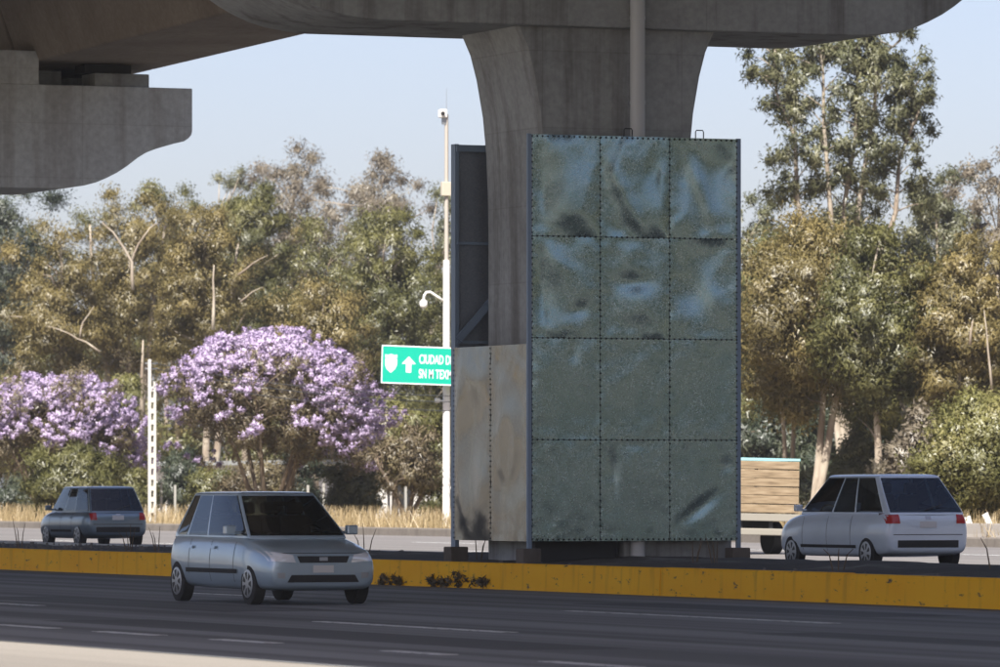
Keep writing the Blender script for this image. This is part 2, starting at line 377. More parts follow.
for a, b in zip([-100] + PIERS, PIERS + [125]):
    y0, y1 = a + .06, b - .06
    for s in (-1, 1):
        g = MB(); V = []
        for y in (y0, y1):
            z = zbot(y) + 2.33 + .51
            x = [(3.85, 0), (7.1, 0), (7.75, 1.75), (3.2, 1.75)]
            V += [(CXV + s * p, y, z + q) for p, q in x]
        g.add(V, [(0, 1, 2, 3)[::-1], (4, 5, 6, 7), (0, 1, 5, 4), (1, 2, 6, 5), (2, 3, 7, 6), (3, 0, 4, 7)])
        vpart(g, 'box_girder', M_CONG, bevel=.05)
    g = MB(); V = []
    for y in (a + .02, b - .02):
        z = zbot(y) + 2.33 + .51 + 1.76
        V += [(CXV + p, y, z + q) for p, q in [(-9.9, .12), (-7.9, 0), (7.9, 0), (9.9, .12), (9.9, .45), (-9.9, .45)]]
    n = 6
    g.add(V, [tuple(range(n))[::-1], tuple(range(n, 2 * n))] + [(i, (i + 1) % n, n + (i + 1) % n, n + i) for i in range(n)])
    vpart(g, 'deck_slab', M_CON)
    for s in (-1, 1):
        g = MB(); V = []
        for y in (a + .02, b - .02):
            z = zbot(y) + 2.33 + .51 + 1.76 + .452
            V += [(CXV + s * p, y, z + q) for p, q in [(9.88, 0), (9.45, 0), (9.6, .3), (9.65, .9), (9.85, .9)]]
        n = 5
        g.add(V, [tuple(range(n))[::-1], tuple(range(n, 2 * n))] + [(i, (i + 1) % n, n + (i + 1) % n, n + i) for i in range(n)])
        vpart(g, 'parapet', M_CONL)
    # unseen parallel carriageway, added to cast shade on the near road
    g = MB(); V = []
    for y in (a + .02, b - .02):
        z = zbot(y) + 2.33 + .51 + 4.7
        V += [(p, y, z + q) for p, q in [(-26.3, .12), (-8.4, .12), (-8.4, .45), (-26.3, .45)]]
    n = 4
    g.add(V, [tuple(range(n))[::-1], tuple(range(n, 2 * n))] + [(i, (i + 1) % n, n + (i + 1) % n, n + i) for i in range(n)])
    vpart(g, 'deck_slab', M_CON)
    g = MB(); V = []
    for y in (y0, y1):
        z = zbot(y) + 2.33 + 3.5
        V += [(p, y, z + q) for p, q in [(-24, 0), (-19, 0), (-18.5, 1.8), (-24.2, 1.8)]]
    g.add(V, [tuple(range(n))[::-1], tuple(range(n, 2 * n))] + [(i, (i + 1) % n, n + (i + 1) % n, n + i) for i in range(n)])
    vpart(g, 'box_girder', M_CONG)
for u in (-100, -18, 23, 64, 105):  # unseen piers holding up the added shading carriageway
    vpart(MB().box(-24.2, -22.6, u - 1, u + 1, 0, zbot(u) + 5.75), 'pier', M_CON, bevel=.05)

# drain pipe running down the pier
dp = MB(); dp.tube([(2.78, .93, KH - .02), (2.78, .93, zbot(2.5) + 2.2)], .118, 20)
pipe = empty('drain_pipe', (2.78, .93, 0), 0, 'pale grey drain pipe running down the front of the concrete pier', 'pipe')
dp.V = [(x - 2.78, y - .93, z) for x, y, z in dp.V]; dp.build('pipe_shaft', M_PIPE, pipe, sharp=40)
for z in (7.7, 9.05):
    MB().tube([(0, 0, z), (0, 0, z + .05)], .126, 20).build('clamp', M_PIPE, pipe, sharp=40)
    MB().box(-.03, .03, .1, .30, z, z + .05).build('bracket', M_STEEL, pipe)

# ------------------------------------------------------------------ sheet metal enclosure round the pier
X0, X1, Y0, Y1, ZB, ZT, ZM = .81, 4.44, .70, 3.85, .74, 7.17, 3.86
enc = empty('metal_enclosure', (X0, Y0, KH - .05), 0, 'tall dented galvanised sheet metal enclosure boxed around the concrete pier', 'enclosure')
def epart(mb, name, m, **kw):
    mb.V = [(x - X0, y - Y0, z - KH + .05) for x, y, z in mb.V]; return mb.build(name, m, enc, **kw)
PT = .055
for (x, y) in ((X0, Y0), (X1 - PT, Y0), (X0, Y1 - PT), (X1 - PT, Y1 - PT)):
    x += (-.05 if y < 2 else .02) if x < 2 else .02; y += -.03 if y < 2 else .02
    post = epart(MB().box(x, x + PT + .02, y, y + PT + (.12 if x < 2 and y > 2 else 0), KH - .03, ZT + .005), 'post', M_FRAME, bevel=.006)
    epart(MB().box(x - .13, x + PT + .13, y - .13, y + PT + .13, KH - .05, KH + .22), 'footing', M_DKERB, bevel=.02)
for z in np.linspace(ZB, ZT, 5):
    z = float(min(max(z, ZB + .03), ZT - .04))
    epart(MB().box(X0 + PT, X1 - PT, Y0 + .02, Y0 + .06, z - .025, z + .025), 'rail', M_FRAME)
    epart(MB().box(X0 + PT, X1 - PT, Y1 - .06, Y1 - .02, z - .025, z + .025), 'rail', M_FRAME)
for z in (ZB + .03, (ZB + ZM) / 2, ZM - .03):
    for x in (X0 + .015, X1 - .055): epart(MB().box(x, x + .04, Y0 + PT, Y1 - PT, z - .025, z + .025), 'rail', M_FRAME)
epart(MB().box(X0 + .03, X1, Y1 - .09, Y1 - .062, ZT - .12, ZT - .01), 'top_rail', M_FRAME)
epart(MB().box(X0 + .03, X1, Y1 - .09, Y1 - .062, ZM - .06, ZM + .02), 'rail', M_FRAME)
for k in (1, 2):
    xm = X0 + (X1 - X0) * k / 3
    epart(MB().box(xm - .02, xm + .02, Y0 + .062, Y0 + .10, ZB, ZT - .01), 'stud', M_FRAME)
    epart(MB().box(xm - .02, xm + .02, Y1 - .10, Y1 - .062, ZB, ZT - .01), 'stud', M_FRAME)
epart(MB().bar((X0 + .05, Y1 - .12, 4.0), (X0 + 1.25, Y1 - .12, 5.3), .05, .12), 'diagonal_brace', M_FRAME)
epart(MB().bar((X0 + .09, Y0 + .2, 1.0), (X0 + .09, Y1 - .2, 3.6), .05, .05), 'diagonal_brace', M_FRAME)
def ripple(x, z, seed):
    n1 = noise.noise((x * .9 + seed, z * .7, seed)); n2 = 1 - 2 * abs(noise.noise((x * 1.15 - seed, z * .85 + 4, seed + 3)))
    n3 = noise.noise((x * 2.4, z * 2.0, seed + 8)); return .75 * n1 + .38 * (n2 - .55) + .13 * n3
def dent_sheet(name, m, x0, x1, z0, z1, fn, amp, seed, edge=.0, nu=30, nv=40, dents=()):
    def f(a, b):
        x = x0 + (x1 - x0) * a; z = z0 + (z1 - z0) * b
        pin = (1 - abs(2 * a - 1) ** 5) * (1 - abs(2 * b - 1) ** 5)
        pin = pin + .10 * edge
        d = pin * (amp * ripple(x, z, seed) + sum(.46 * A * (.55 if cb_ < .15 else 1) * math.exp(-((a - ca) * math.cos(t) + (b - cb_) * math.sin(t)) ** 2 / ra ** 2 - (-(a - ca) * math.sin(t) + (b - cb_) * math.cos(t)) ** 2 / rb ** 2) for ca, cb_, ra, rb, t, A in dents)) + .006 * noise.noise((x * 6, z * 6, seed)) * (1 - min(a, 1 - a, b, 1 - b) * 3 if min(a, 1 - a, b, 1 - b) < .33 else 0)
        return fn(x, z, d)
    g = MB().grid(f, nu, nv); return epart(g, name, m, smooth=True)
# dents read off the photograph: row from the top, column -> (across, up, radii, turn, outward depth)
DENTS = {(0, 0): [(.10, .5, .12, .5, .1, -.05), (.5, .45, .25, .3, 0, .045), (.5, .12, .3, .10, 0, -.04)], (0, 1): [(.35, .4, .10, .5, .6, .06), (.75, .65, .22, .2, .3, -.06), (.35, .08, .25, .09, 0, -.045), (.92, .6, .08, .3, 0, .04)],
         (0, 2): [(.45, .5, .10, .6, .5, .07), (.2, .75, .18, .25, 0, -.05), (.75, .75, .2, .2, .4, -.05), (.6, .10, .4, .10, .2, -.05)], (1, 0): [(.12, .5, .10, .5, 0, -.055), (.35, .7, .2, .2, 0, .045), (.72, .28, .16, .08, .2, -.04)],
         (1, 1): [(.5, .56, .30, .10, 0, -.06), (.5, .9, .3, .1, 0, .03), (.5, .12, .32, .09, 0, -.05)], (1, 2): [(.3, .5, .2, .22, .7, -.045), (.7, .3, .12, .3, .5, .04), (.1, .8, .1, .15, 0, -.03)],
         (2, 0): [(.6, .88, .10, .10, .5, -.03)], (2, 1): [(.9, .15, .06, .2, .2, -.03)], (2, 2): [(.1, .15, .08, .2, 0, -.03), (.85, .2, .1, .2, 0, .02)],
         (3, 1): [(.18, .68, .07, .25, .1, -.045), (.5, .97, .3, .05, 0, -.03)], (3, 2): [(.42, .32, .30, .07, .5, -.045), (.8, .75, .1, .12, 0, -.03)], (3, 0): [(.25, .2, .12, .12, 0, -.02)]}
for r in range(4):
    for c in range(3):
        xa = X0 + (X1 - X0) * c / 3 + (.004 if c else .036); xb = X0 + (X1 - X0) * (c + 1) / 3 - (.004 if c < 2 else -.004)
        za = ZB + (ZT - ZB) * r / 4 + .004; zb_ = ZB + (ZT - ZB) * (r + 1) / 4 - .004
        amp = (.016, .022, .055, .068)[r]
        yy = Y0 - .012 - .002 * ((r + c) % 2)
        dent_sheet('front_sheet', M_GALV, xa, xb, za, zb_, lambda x, z, d, yy=yy: (x, yy - d - .004, z), amp, 11.3 + c * 3.1 + r * 7.7, dents=DENTS.get((3 - r, c), ()))
        dent_sheet('back_sheet', M_GALVB, xa, xb, za, zb_, lambda x, z, d: (x, Y1 + .006 + d * .3, z), .03, 40 + c + r * 3, nu=8, nv=10)
for r in range(1):
    for c in range(2):
        ya = Y0 + .06 + (Y1 - Y0 - .13) * c / 2 + .003; yb = Y0 + .06 + (Y1 - Y0 - .13) * (c + 1) / 2 - .003
        dent_sheet('side_sheet', M_GALV2, ya, yb, ZB, ZM, lambda y, z, d: (X0 - .006 - d, y, z), .06, 70.2 + c * 2.1, nu=24, nv=44)
        dent_sheet('side_sheet', M_GALV2, ya, yb, ZB, ZM, lambda y, z, d: (X1 + .006 + d, y, z), .035, 80.2 + c * 2.1, nu=16, nv=24)
rv = MB()
def rivet(x, y, z, ax):
    r = .017; V = []
    for k in range(6):
        a = k * math.pi / 3; ca, sa = r * math.cos(a), r * math.sin(a)
        V.append((x + ca, y, z + sa) if ax == 'y' else (x, y + ca, z + sa))
    V.append((x, y - .014, z) if ax == 'y' else (x - .010, y, z))
    rv.add(V, [(k, (k + 1) % 6, 6) if ax == 'y' else ((k + 1) % 6, k, 6) for k in range(6)])
for k in range(4):
    x = X0 + (X1 - X0) * k / 3 + (.03 if k == 0 else -.03 if k == 3 else 0)
    for i in range(64): rivet(x, Y0 - .027, ZB + .04 + i * (ZT - ZB - .08) / 63, 'y')
for k in range(5):
    z = ZB + (ZT - ZB) * k / 4 + (.03 if k == 0 else -.03 if k == 4 else 0)
    for i in range(40): rivet(X0 + .03 + i * (X1 - X0 - .06) / 39, Y0 - .027, z, 'y')
for y in (Y0 + .06, (Y0 + Y1) / 2, Y1 - .06):
    for i in range(38): rivet(X0 - .014, y, ZB + .04 + i * (ZM - ZB - .08) / 37, 'x')
epart(rv, 'rivet_row', M_RIVET, kind='stuff')
for x in (X0 + 1.72, X1 - .66):                              # bent rod lifting loops on the top edge
    epart(MB().tube([(x - .07, Y0 + .04, ZT - .02), (x - .07, Y0 + .04, ZT + .10), (x - .055, Y0 + .04, ZT + .125), (x + .055, Y0 + .04, ZT + .125), (x + .07, Y0 + .04, ZT + .10), (x + .07, Y0 + .04, ZT - .02)], .009, 6), 'lifting_loop', M_DARKM)
# masonry plinth under the pier, seen below the sheets
pl = empty('pier_plinth', (2.6, 2.5, 0), 0, 'rough stained block plinth around the pier foot under the metal enclosure', 'plinth')
for i, (x0, x1, z1) in enumerate([(-1.55, -.1, .42), (.0, 1.9, .36)]):
    MB().box(x0, x1, -1.42 - .03 * i, -1.18, KH - .06, KH + z1).build('block', M_CON if i else M_DARKM, pl, bevel=.03)

# ------------------------------------------------------------------ trees
def unit(n): 
    v = rng.normal(size=(n, 3)); return v / np.linalg.norm(v, axis=1)[:, None]
def leaf_cloud(C, R, per, L, Wd, droop, flat=1.0, up=0.0):
    n = len(C) * per
    c = np.repeat(C, per, 0); r = np.repeat(R, per)
    d = unit(n); rad = np.minimum(np.abs(rng.normal(0, .62, n)), 1.15 + .2 * rng.random(n))
    p = c + d * (rad * r)[:, None] * np.array([1, 1, flat])
    dirv = unit(n) + d * .1; dirv[:, 2] -= droop; dirv[:, 2] += up; dirv /= np.linalg.norm(dirv, axis=1)[:, None]
    sd_ = np.cross(dirv, unit(n)); sd_ /= (np.linalg.norm(sd_, axis=1)[:, None] + 1e-9)
    l = L * (.6 + .8 * rng.random(n))[:, None]; w = Wd * (.6 + .8 * rng.random(n))[:, None]
    V = np.stack([p + sd_ * w * .5, p - sd_ * w * .5, p + dirv * l], 1).reshape(-1, 3)
    cc = C.mean(0); ex = np.abs(C - cc).max(0) + .3; dc = (p - cc) / ex
    nr = .7 * d + .8 * dc + .22 * unit(n) + np.array([0, 0, .2]); nr /= np.linalg.norm(nr, axis=1)[:, None]
    g = np.cross(V[1::3] - V[0::3], V[2::3] - V[0::3]); fl = (g * nr).sum(1) < 0
    V3 = V.reshape(-1, 3, 3); V3[fl] = V3[fl][:, [1, 0, 2]]
    return (V3.reshape(-1, 3), nr), n
def crown_clumps(M, H, z0, R, lob, seed, squash=1.0, shell=.5):
    """clump centres inside an uneven egg between z0 and H"""
    r2 = np.random.default_rng(seed); out = []
    zc = (H + z0) / 2; hz = (H - z0) / 2
    while len(out) < M:
        d = r2.normal(size=3); d /= np.linalg.norm(d); rad = r2.random() ** shell
        lobn = 1 + lob * noise.noise((d[0] * 1.6 + seed, d[1] * 1.6, d[2] * 1.8)) * 1.6
        p = np.array([d[0] * R * rad * lobn, d[1] * R * rad * lobn * squash, zc + d[2] * hz * rad * (1 + .25 * (lobn - 1))])
        if p[2] > H: p[2] = H - r2.random() * .8
        out.append(p)
    return np.array(out)
def limbs(mb, C, H, z0, stems, r0, rr_, twig=.35, maxl=26):
    """stems from the ground, then a bent limb from a stem to some of the clumps"""
    paths = []
    for sx, sy, top, lean in stems:
        pts = []; n = 9
        for i in range(n):
            t = i / (n - 1)
            pts.append((sx + lean[0] * t + .25 * math.sin(t * 5 + sx * 3) * t * rr_.uniform(.6, 1.2), sy + lean[1] * t + .2 * math.sin(t * 4 + sy) * t, top * t))
        rad = [r0 * (1 - .8 * i / (n - 1)) + .015 for i in range(n)]; rad[0] *= 1.35
        mb.tube(pts, rad, 8); paths.append(pts)
    idx = list(range(len(C))); rr_.shuffle(idx)
    for i in idx[:maxl]:
        c = Vector(C[i]); best = None
        for pts in paths:
            for j in range(2, len(pts)):
                p = Vector(pts[j]); dz = c.z - p.z
                cost = (c - p).length + (3 if dz < .3 else 0)
                if best is None or cost < best[0]: best = (cost, p, j)
        p = best[1]; mid = (p + c) / 2 + Vector((rr_.uniform(-.3, .3), rr_.uniform(-.3, .3), rr_.uniform(-.1, .5)))
        mb.tube([p, mid, c], [max(.03, r0 * .30 * (1 - best[2] / 14)), r0 * .16 + .012, .012], 5)
DENS = 2.3
def make_tree(name, label, px, v, top, half, bottom, leafm, seed, M=60, per=270, L=.19, Wd=.065, droop=.8, clump=.19, lob=.35,
              bark=None, stems=None, r0=.16, dx=0.0, squash=.9, maxl=22, cat='tree', group='roadside trees', shell=.5, flat=.85, crown_name='crown', z0=None):
    base = on_line(px, v, .12); H = height(px, v, top); R = half * 1.12 * depth(px, v) / F; zb = height(px, v, bottom)
    per = int(per * DENS); L *= .85; Wd *= .95
    rr_ = random.Random(seed)
    t = empty(name, base, 0, label, cat, group)
    C = crown_clumps(M, H - .3 * R * clump * 3, zb, R * .9, lob, seed, squash, shell)
    Rc = clump * R * (.7 + .7 * np.random.default_rng(seed).random(M)) + .15
    mb = MB(); limbs(mb, C, H, zb, [(a, b, min(c, zb + (H - zb) * .72), d) for a, b, c, d in stems] if stems else [(0, 0, zb + (H - zb) * .6, (rr_.uniform(-.6, .6), 0))], r0, rr_, maxl=maxl)
    mb.build('trunk', bark or M_BARKP, t, smooth=True)
    V, n = leaf_cloud(C, Rc, per, L, Wd, droop, flat)
    ti = np.clip(np.repeat(np.random.default_rng(seed + 1).random(M), per) * .85 + rng.random(n) * .15, 0, 1)
    link(crown_name, tris('crown', V, n, ti), leafm, t)
    return t
def bare_limb(t, px, v, d, pts, r=.07):
    """pale limb reaching out of the crown towards the road"""
    sc = depth(px, v - d) / F; b = t.location; ps = []
    for (a, y) in pts:
        p = on_line(px, v - d) + Vector(((a - px) * sc * CS, -(a - px) * sc * SN, height(px, v - d, y))); ps.append(p - b)
    sm = []
    for a, c in zip(ps[:-1], ps[1:]): sm += [a, a.lerp(c, .5) + Vector((random.uniform(-.05, .05), 0, random.uniform(-.05, .05)))]
    sm.append(ps[-1]); MB().tube(sm, [r * (1 - .75 * i / (len(sm) - 1)) for i in range(len(sm))], 6).build('bare_limb', M_BARKP, t, smooth=True)

T = make_tree
# left group
T('cedar_tree', 'dark grey green evergreen at far left behind the flyover cap', 8, 64, 150, 62, 440, L_DARK, 21, M=110, per=270, L=.22, Wd=.07, droop=.2, clump=.2, bark=M_BARKB, cat='tree')
ta = T('eucalyptus_tree', 'tan eucalyptus with white forked bare limbs left of the centre left', 122, 62, 160, 58, 400, L_TAN, 22, M=95, per=270, stems=[(0, 0, 13, (.6, 0)), (.3, .2, 15, (-1.8, .3)), (.2, 0, 15.5, (2.2, 0))], r0=.2, lob=.5)
tb = T('eucalyptus_tree', 'olive tan eucalyptus leaning over the left lilac tree', 55, 58, 215, 60, 430, L_TAN, 23, M=90, per=270, lob=.5)
tc_ = T('eucalyptus_tree', 'rounded tan eucalyptus rising behind the large lilac tree', 205, 60, 185, 55, 400, L_TAN, 24, M=95, per=270, stems=[(0, 0, 14, (.1, 0)), (.2, .1, 13, (1.6, 0))], r0=.2)
T('casuarina_tree', 'upright dense olive tree with twin pointed tops behind tan crowns', 245, 66, 160, 42, 380, L_OLIVE, 25, M=110, per=270, L=.3, Wd=.06, droop=-.5, lob=.3, clump=.22)
T('eucalyptus_tree', 'tall airy brown grey eucalyptus on the left skyline, first of two', 290, 90, 128, 62, 330, L_BROWN, 26, M=85, per=170, L=.27, Wd=.06, lob=.55, clump=.16, shell=.4, maxl=40)
T('eucalyptus_tree', 'tall airy brown grey eucalyptus on the skyline nearest the camera pole', 375, 92, 130, 58, 330, L_BROWN, 27, M=85, per=170, L=.27, Wd=.06, lob=.55, clump=.16, shell=.4, maxl=40)
T('eucalyptus_tree', 'thin grey green eucalyptus showing between flyover cap and skyline trees', 228, 95, 150, 28, 330, L_GREY, 28, M=40, per=150, L=.27, Wd=.06, lob=.5, clump=.2, maxl=30)
td = T('eucalyptus_tree', 'rounded russet tan eucalyptus above the right half of lilac tree', 315, 58, 265, 62, 470, L_TAN, 29, M=110, per=270, lob=.35)
T('broadleaf_tree', 'broad olive tree left of the green road sign', 385, 64, 195, 58, 430, L_OLIVE, 30, M=120, per=270, lob=.4, clump=.16)
T('broadleaf_tree', 'dark olive tree behind the russet eucalyptus left of centre', 335, 74, 200, 60, 420, L_OLIVE, 31, M=100, per=250, lob=.4, bark=M_BARKB)
T('eucalyptus_tree', 'pale olive eucalyptus just left of the white camera pole', 448, 80, 178, 36, 420, L_GREY, 32, M=70, per=190, lob=.45)
T('eucalyptus_tree', 'olive eucalyptus under the end of the far flyover cap', 165, 76, 163, 36, 360, L_OLIVE, 33, M=60, per=230, lob=.45)
T('willow_tree', 'yellow green willowy tree at left edge behind the lilac tree', 5, 53, 362, 48, 480, L_LIME, 34, M=70, per=270, L=.28, Wd=.06, droop=1.2, lob=.3)
T('willow_tree', 'yellow green drooping tree between the two lilac trees', 122, 53, 368, 30, 500, L_LIME, 35, M=60, per=270, L=.28, Wd=.06, droop=1.2, lob=.3)
T('willow_tree', 'olive yellow drooping tree below the green road sign', 395, 52, 390, 42, 500, L_LIME, 36, M=55, per=230, L=.34, Wd=.07, droop=1.0, lob=.4)
T('acacia_tree', 'thin bare branched scrubby tree left of the white camera pole', 405, 43.5, 418, 46, 498, L_JAC, 37, M=60, per=70, L=.2, Wd=.06, bark=M_BARKB, r0=.10, maxl=55, stems=[(0, 0, 2.6, (.5, 0)), (.1, 0, 2.5, (-.9, .2)), (0, .1, 2.4, (1.3, 0))], lob=.4)
T('bush', 'dark olive feathery bush in front of the left lilac tree', 72, 41, 438, 46, 530, L_OLIVE, 38, M=70, per=230, L=.3, Wd=.05, droop=-.2, clump=.2, bark=M_BARKB, cat='bush', group='roadside bushes')
for k, (px, vv, top, half, lm, lb) in enumerate([(215, 47.5, 462, 26, L_OLIVE, 'olive bush under the left side of the large lilac tree'), (262, 48.5, 452, 34, L_JAC, 'brown twiggy bush under the middle of the large lilac tree'), (352, 48, 455, 30, L_OLIVE, 'olive bush under the right side of the large lilac tree'),
        (440, 48, 440, 24, L_OLIVE, 'olive bush beside the foot of the white camera pole'), (135, 48, 470, 20, L_OLIVE, 'small olive bush behind the white slotted pole'), (25, 49, 470, 40, L_DARK, 'dark bush under the left edge lilac tree'), (300, 52, 440, 22, L_DARK, 'dark green bush deep under the large lilac tree'), (185, 54, 440, 28, L_DARK, 'dark green bush behind the slotted pole and lilac tree')]):
    T('bush', lb, px, vv, top, half, 528, lm, 80 + k, M=55, per=180, L=.22, Wd=.06, droop=.1, clump=.22, bark=M_BARKB, cat='bush', group='roadside bushes')
# behind and right of the enclosure
T('broadleaf_tree', 'olive tree mostly hidden behind the metal enclosure', 560, 62, 230, 75, 450, L_OLIVE, 41, M=90, per=150)
T('broadleaf_tree', 'tan tree fully behind the metal enclosure right half', 670, 62, 235, 70, 450, L_TAN, 42, M=90, per=150)
T('eucalyptus_tree', 'olive eucalyptus with pale twin stems beside the enclosure right edge', 788, 58, 215, 56, 430, L_OLIVE, 43, M=110, per=270, stems=[(0, 0, 8.5, (-.5, 0)), (.1, .1, 9, (.35, 0))], r0=.10, lob=.4)
T('eucalyptus_tree', 'big rounded tan olive eucalyptus with thick pale forked trunk', 812, 57, 200, 80, 430, L_TAN, 44, M=150, per=270, stems=[(0, 0, 9.5, (1.9, 0)), (.05, .1, 9.0, (1.0, .3))], r0=.17, lob=.4, dx=0)
T('eucalyptus_tree', 'olive gold eucalyptus at middle right behind the white van', 880, 58, 215, 62, 430, L_OLIVE, 45, M=120, per=270, lob=.4)
te = T('eucalyptus_tree', 'brown gold eucalyptus with slim pale stems near the right edge', 955, 60, 215, 56, 440, L_TAN, 46, M=110, per=250, lob=.4, stems=[(0, 0, 11, (.3, 0)), (.6, .2, 11, (.3, 0)), (1.3, 0, 10, (.2, 0))], r0=.12)
T('eucalyptus_tree', 'grey green eucalyptus crown left of the right skyline gap', 942, 84, 158, 40, 330, L_GREY, 47, M=70, per=200, lob=.5)
T('eucalyptus_tree', 'airy brown eucalyptus cut by the right picture edge', 1000, 80, 140, 42, 380, L_BROWN, 48, M=80, per=200, lob=.5, maxl=36)
T('eucalyptus_tree', 'grey olive tree left of the tall eucalyptus beside the enclosure', 752, 78, 180, 30, 400, L_GREY, 49, M=60, per=200, lob=.5)
T('bush', 'large yellow green bush at right edge by the road', 985, 47, 385, 78, 525, L_LIME, 50, M=150, per=330, L=.15, Wd=.075, droop=.1, clump=.17, bark=M_BARKB, cat='bush', group='roadside bushes')
T('bush', 'pinkish tan flowering bush behind the white van', 920, 50, 410, 40, 520, L_BROWN, 51, M=70, per=230, L=.22, Wd=.09, droop=0, clump=.2, bark=M_BARKB, cat='bush', group='roadside bushes')
T('bush', 'dark green bush between pale trunks right of the enclosure', 770, 66, 380, 50, 520, L_DARK, 52, M=80, per=230, L=.24, Wd=.10, droop=.1, clump=.18, bark=M_BARKB, cat='bush', group='roadside bushes')
T('bush', 'dark green thicket behind the forked pale trunk', 845, 68, 390, 55, 520, L_DARK, 53, M=80, per=230, L=.24, Wd=.10, droop=.1, clump=.18, bark=M_BARKB, cat='bush', group='roadside bushes')
T('bush', 'olive bush filling the gap behind the white van roof', 870, 60, 400, 40, 520, L_OLIVE, 54, M=60, per=230, clump=.2, bark=M_BARKB, cat='bush', group='roadside bushes')

for k, (px, vv, top, half, bot, lm, lb) in enumerate([(850, 69, 165, 78, 360, L_GREY, 'grey green tree filling in below the tallest eucalyptus'), (770, 72, 230, 45, 470, L_OLIVE, 'olive tree in the second row beside the enclosure right edge'), (835, 74, 225, 55, 470, L_GREY, 'grey olive tree in the second row behind the forked trunk'), (910, 72, 235, 55, 480, L_OLIVE, 'olive tree in the second row above the white van'), (985, 70, 220, 55, 480, L_TAN, 'tan tree in the second row at the right edge'),
        (30, 74, 200, 60, 460, L_OLIVE, 'olive tree in the second row at the left edge'), (105, 76, 190, 60, 460, L_OLIVE, 'olive tree in the second row behind the forked white limbs'), (180, 74, 205, 55, 460, L_TAN, 'tan tree in the second row above the slotted pole'), (270, 76, 210, 55, 460, L_TAN, 'tan tree in the second row behind the large lilac tree'), (430, 72, 260, 40, 460, L_OLIVE, 'olive tree in the second row by the camera pole')]):
    T('broadleaf_tree', lb, px, vv, top, half, bot, lm, 120 + k, M=85, per=170, lob=.35, clump=.2, maxl=10)
for t, px, v, d, pts, r in [(ta, 122, 62, 2.2, [(133, 290), (132, 262), (124, 248), (113, 232), (102, 222)], .09), (ta, 122, 62, 2.2, [(132, 262), (138, 245), (150, 228), (160, 222)], .06), (ta, 122, 62, 2.3, [(143, 420), (142, 372), (143, 340)], .13), (ta, 122, 62, 2.3, [(185, 295), (172, 285), (158, 287)], .05),
        (tb, 55, 58, 2.2, [(100, 352), (86, 342), (70, 334), (48, 326)], .06), (tb, 55, 58, 2.2, [(80, 338), (83, 322), (94, 306)], .05), (tc_, 205, 60, 2.3, [(213, 330), (214, 295), (214, 265)], .09), (td, 315, 58, 2.3, [(238, 275), (252, 264), (268, 255)], .05), (td, 315, 58, 2.3, [(240, 302), (252, 292), (263, 287)], .04),
        (te, 955, 60, 2.2, [(970, 345), (973, 320)], .06), (te, 955, 60, 2.2, [(992, 390), (988, 350), (984, 310)], .05)]: bare_limb(t, px, v, d, pts, r)
# tall sparse eucalyptus on the right skyline: several upright stems with separate leaf clouds
def tall_euc():
    v = 66; px0 = 848; base = on_line(px0, v, .12); t = empty('eucalyptus_tree', base, 0, 'tallest eucalyptus, grey green with slim white stems under flyover end', 'tree', 'roadside trees')
    mb = MB(); rr_ = random.Random(3); C = []; R = []; sc = depth(px0, v) / F
    def pt(px, py, dy=0.0): return Vector(((px - px0) * sc * CS, -(px - px0) * sc * SN + dy, height(px0, v, py)))
    stems = [[(846, 525), (850, 300), (862, 200), (868, 110), (885, 60), (897, 45)], [(846, 525), (840, 320), (827, 205), (822, 130), (825, 75), (820, 55)],
             [(846, 525), (830, 330), (795, 205), (792, 140), (778, 95), (772, 60)], [(846, 525), (862, 330), (893, 215), (905, 160), (915, 115), (908, 85)],
             [(846, 525), (848, 320), (850, 210), (852, 140), (856, 80), (850, 55)]]
    for k, st in enumerate(stems):
        pts = [pt(a + rr_.uniform(-2, 2), b, rr_.uniform(-.6, .6)) if j else pt(a, b) for j, (a, b) in enumerate(st)]
        sm = []
        for a, b in zip(pts[:-1], pts[1:]): sm += [a.lerp(b, q) for q in (0, .33, .66)]
        sm.append(pts[-1]); mb.tube(sm, [.13 * (1 - .86 * i / (len(sm) - 1)) + .012 for i in range(len(sm))], 7)
        for i in range(5, len(sm)):
            for q in range(3 if i > 7 else 2):
                a = rr_.uniform(0, 6.28); l = rr_.uniform(.3, 1.5) * (1.15 - .4 * i / len(sm)); e = sm[i] + Vector((math.cos(a) * l, math.sin(a) * l, rr_.uniform(.1, .9)))
                mb.tube([sm[i], (sm[i] + e) / 2 + Vector((0, 0, .1)), e], [.035, .022, .01], 4); C.append(e); R.append(rr_.uniform(.28, .62))
    for (px, py) in [(870, 55), (888, 62), (880, 80), (815, 66), (838, 62), (772, 75), (782, 90), (790, 115), (910, 110), (917, 100), (905, 125), (800, 160), (770, 165), (810, 190), (900, 165), (925, 190), (880, 150), (835, 150), (860, 175), (780, 195), (930, 205)]:
        for q in range(3): C.append(pt(px + rr_.uniform(-7, 7), py + rr_.uniform(-7, 7), rr_.uniform(-1.4, 1.4))); R.append(rr_.uniform(.3, .6))
    mb.build('trunk', M_BARKP, t, smooth=True)
    V, n = leaf_cloud(np.array(C), np.array(R), 230, .2, .07, .7, 1.1)
    ti = np.clip(np.repeat(rng.random(len(C)), 230) * .6 + rng.random(n) * .4, 0, 1)
    link('crown', tris('crown', V, n, ti), L_GREY, t)
tall_euc()

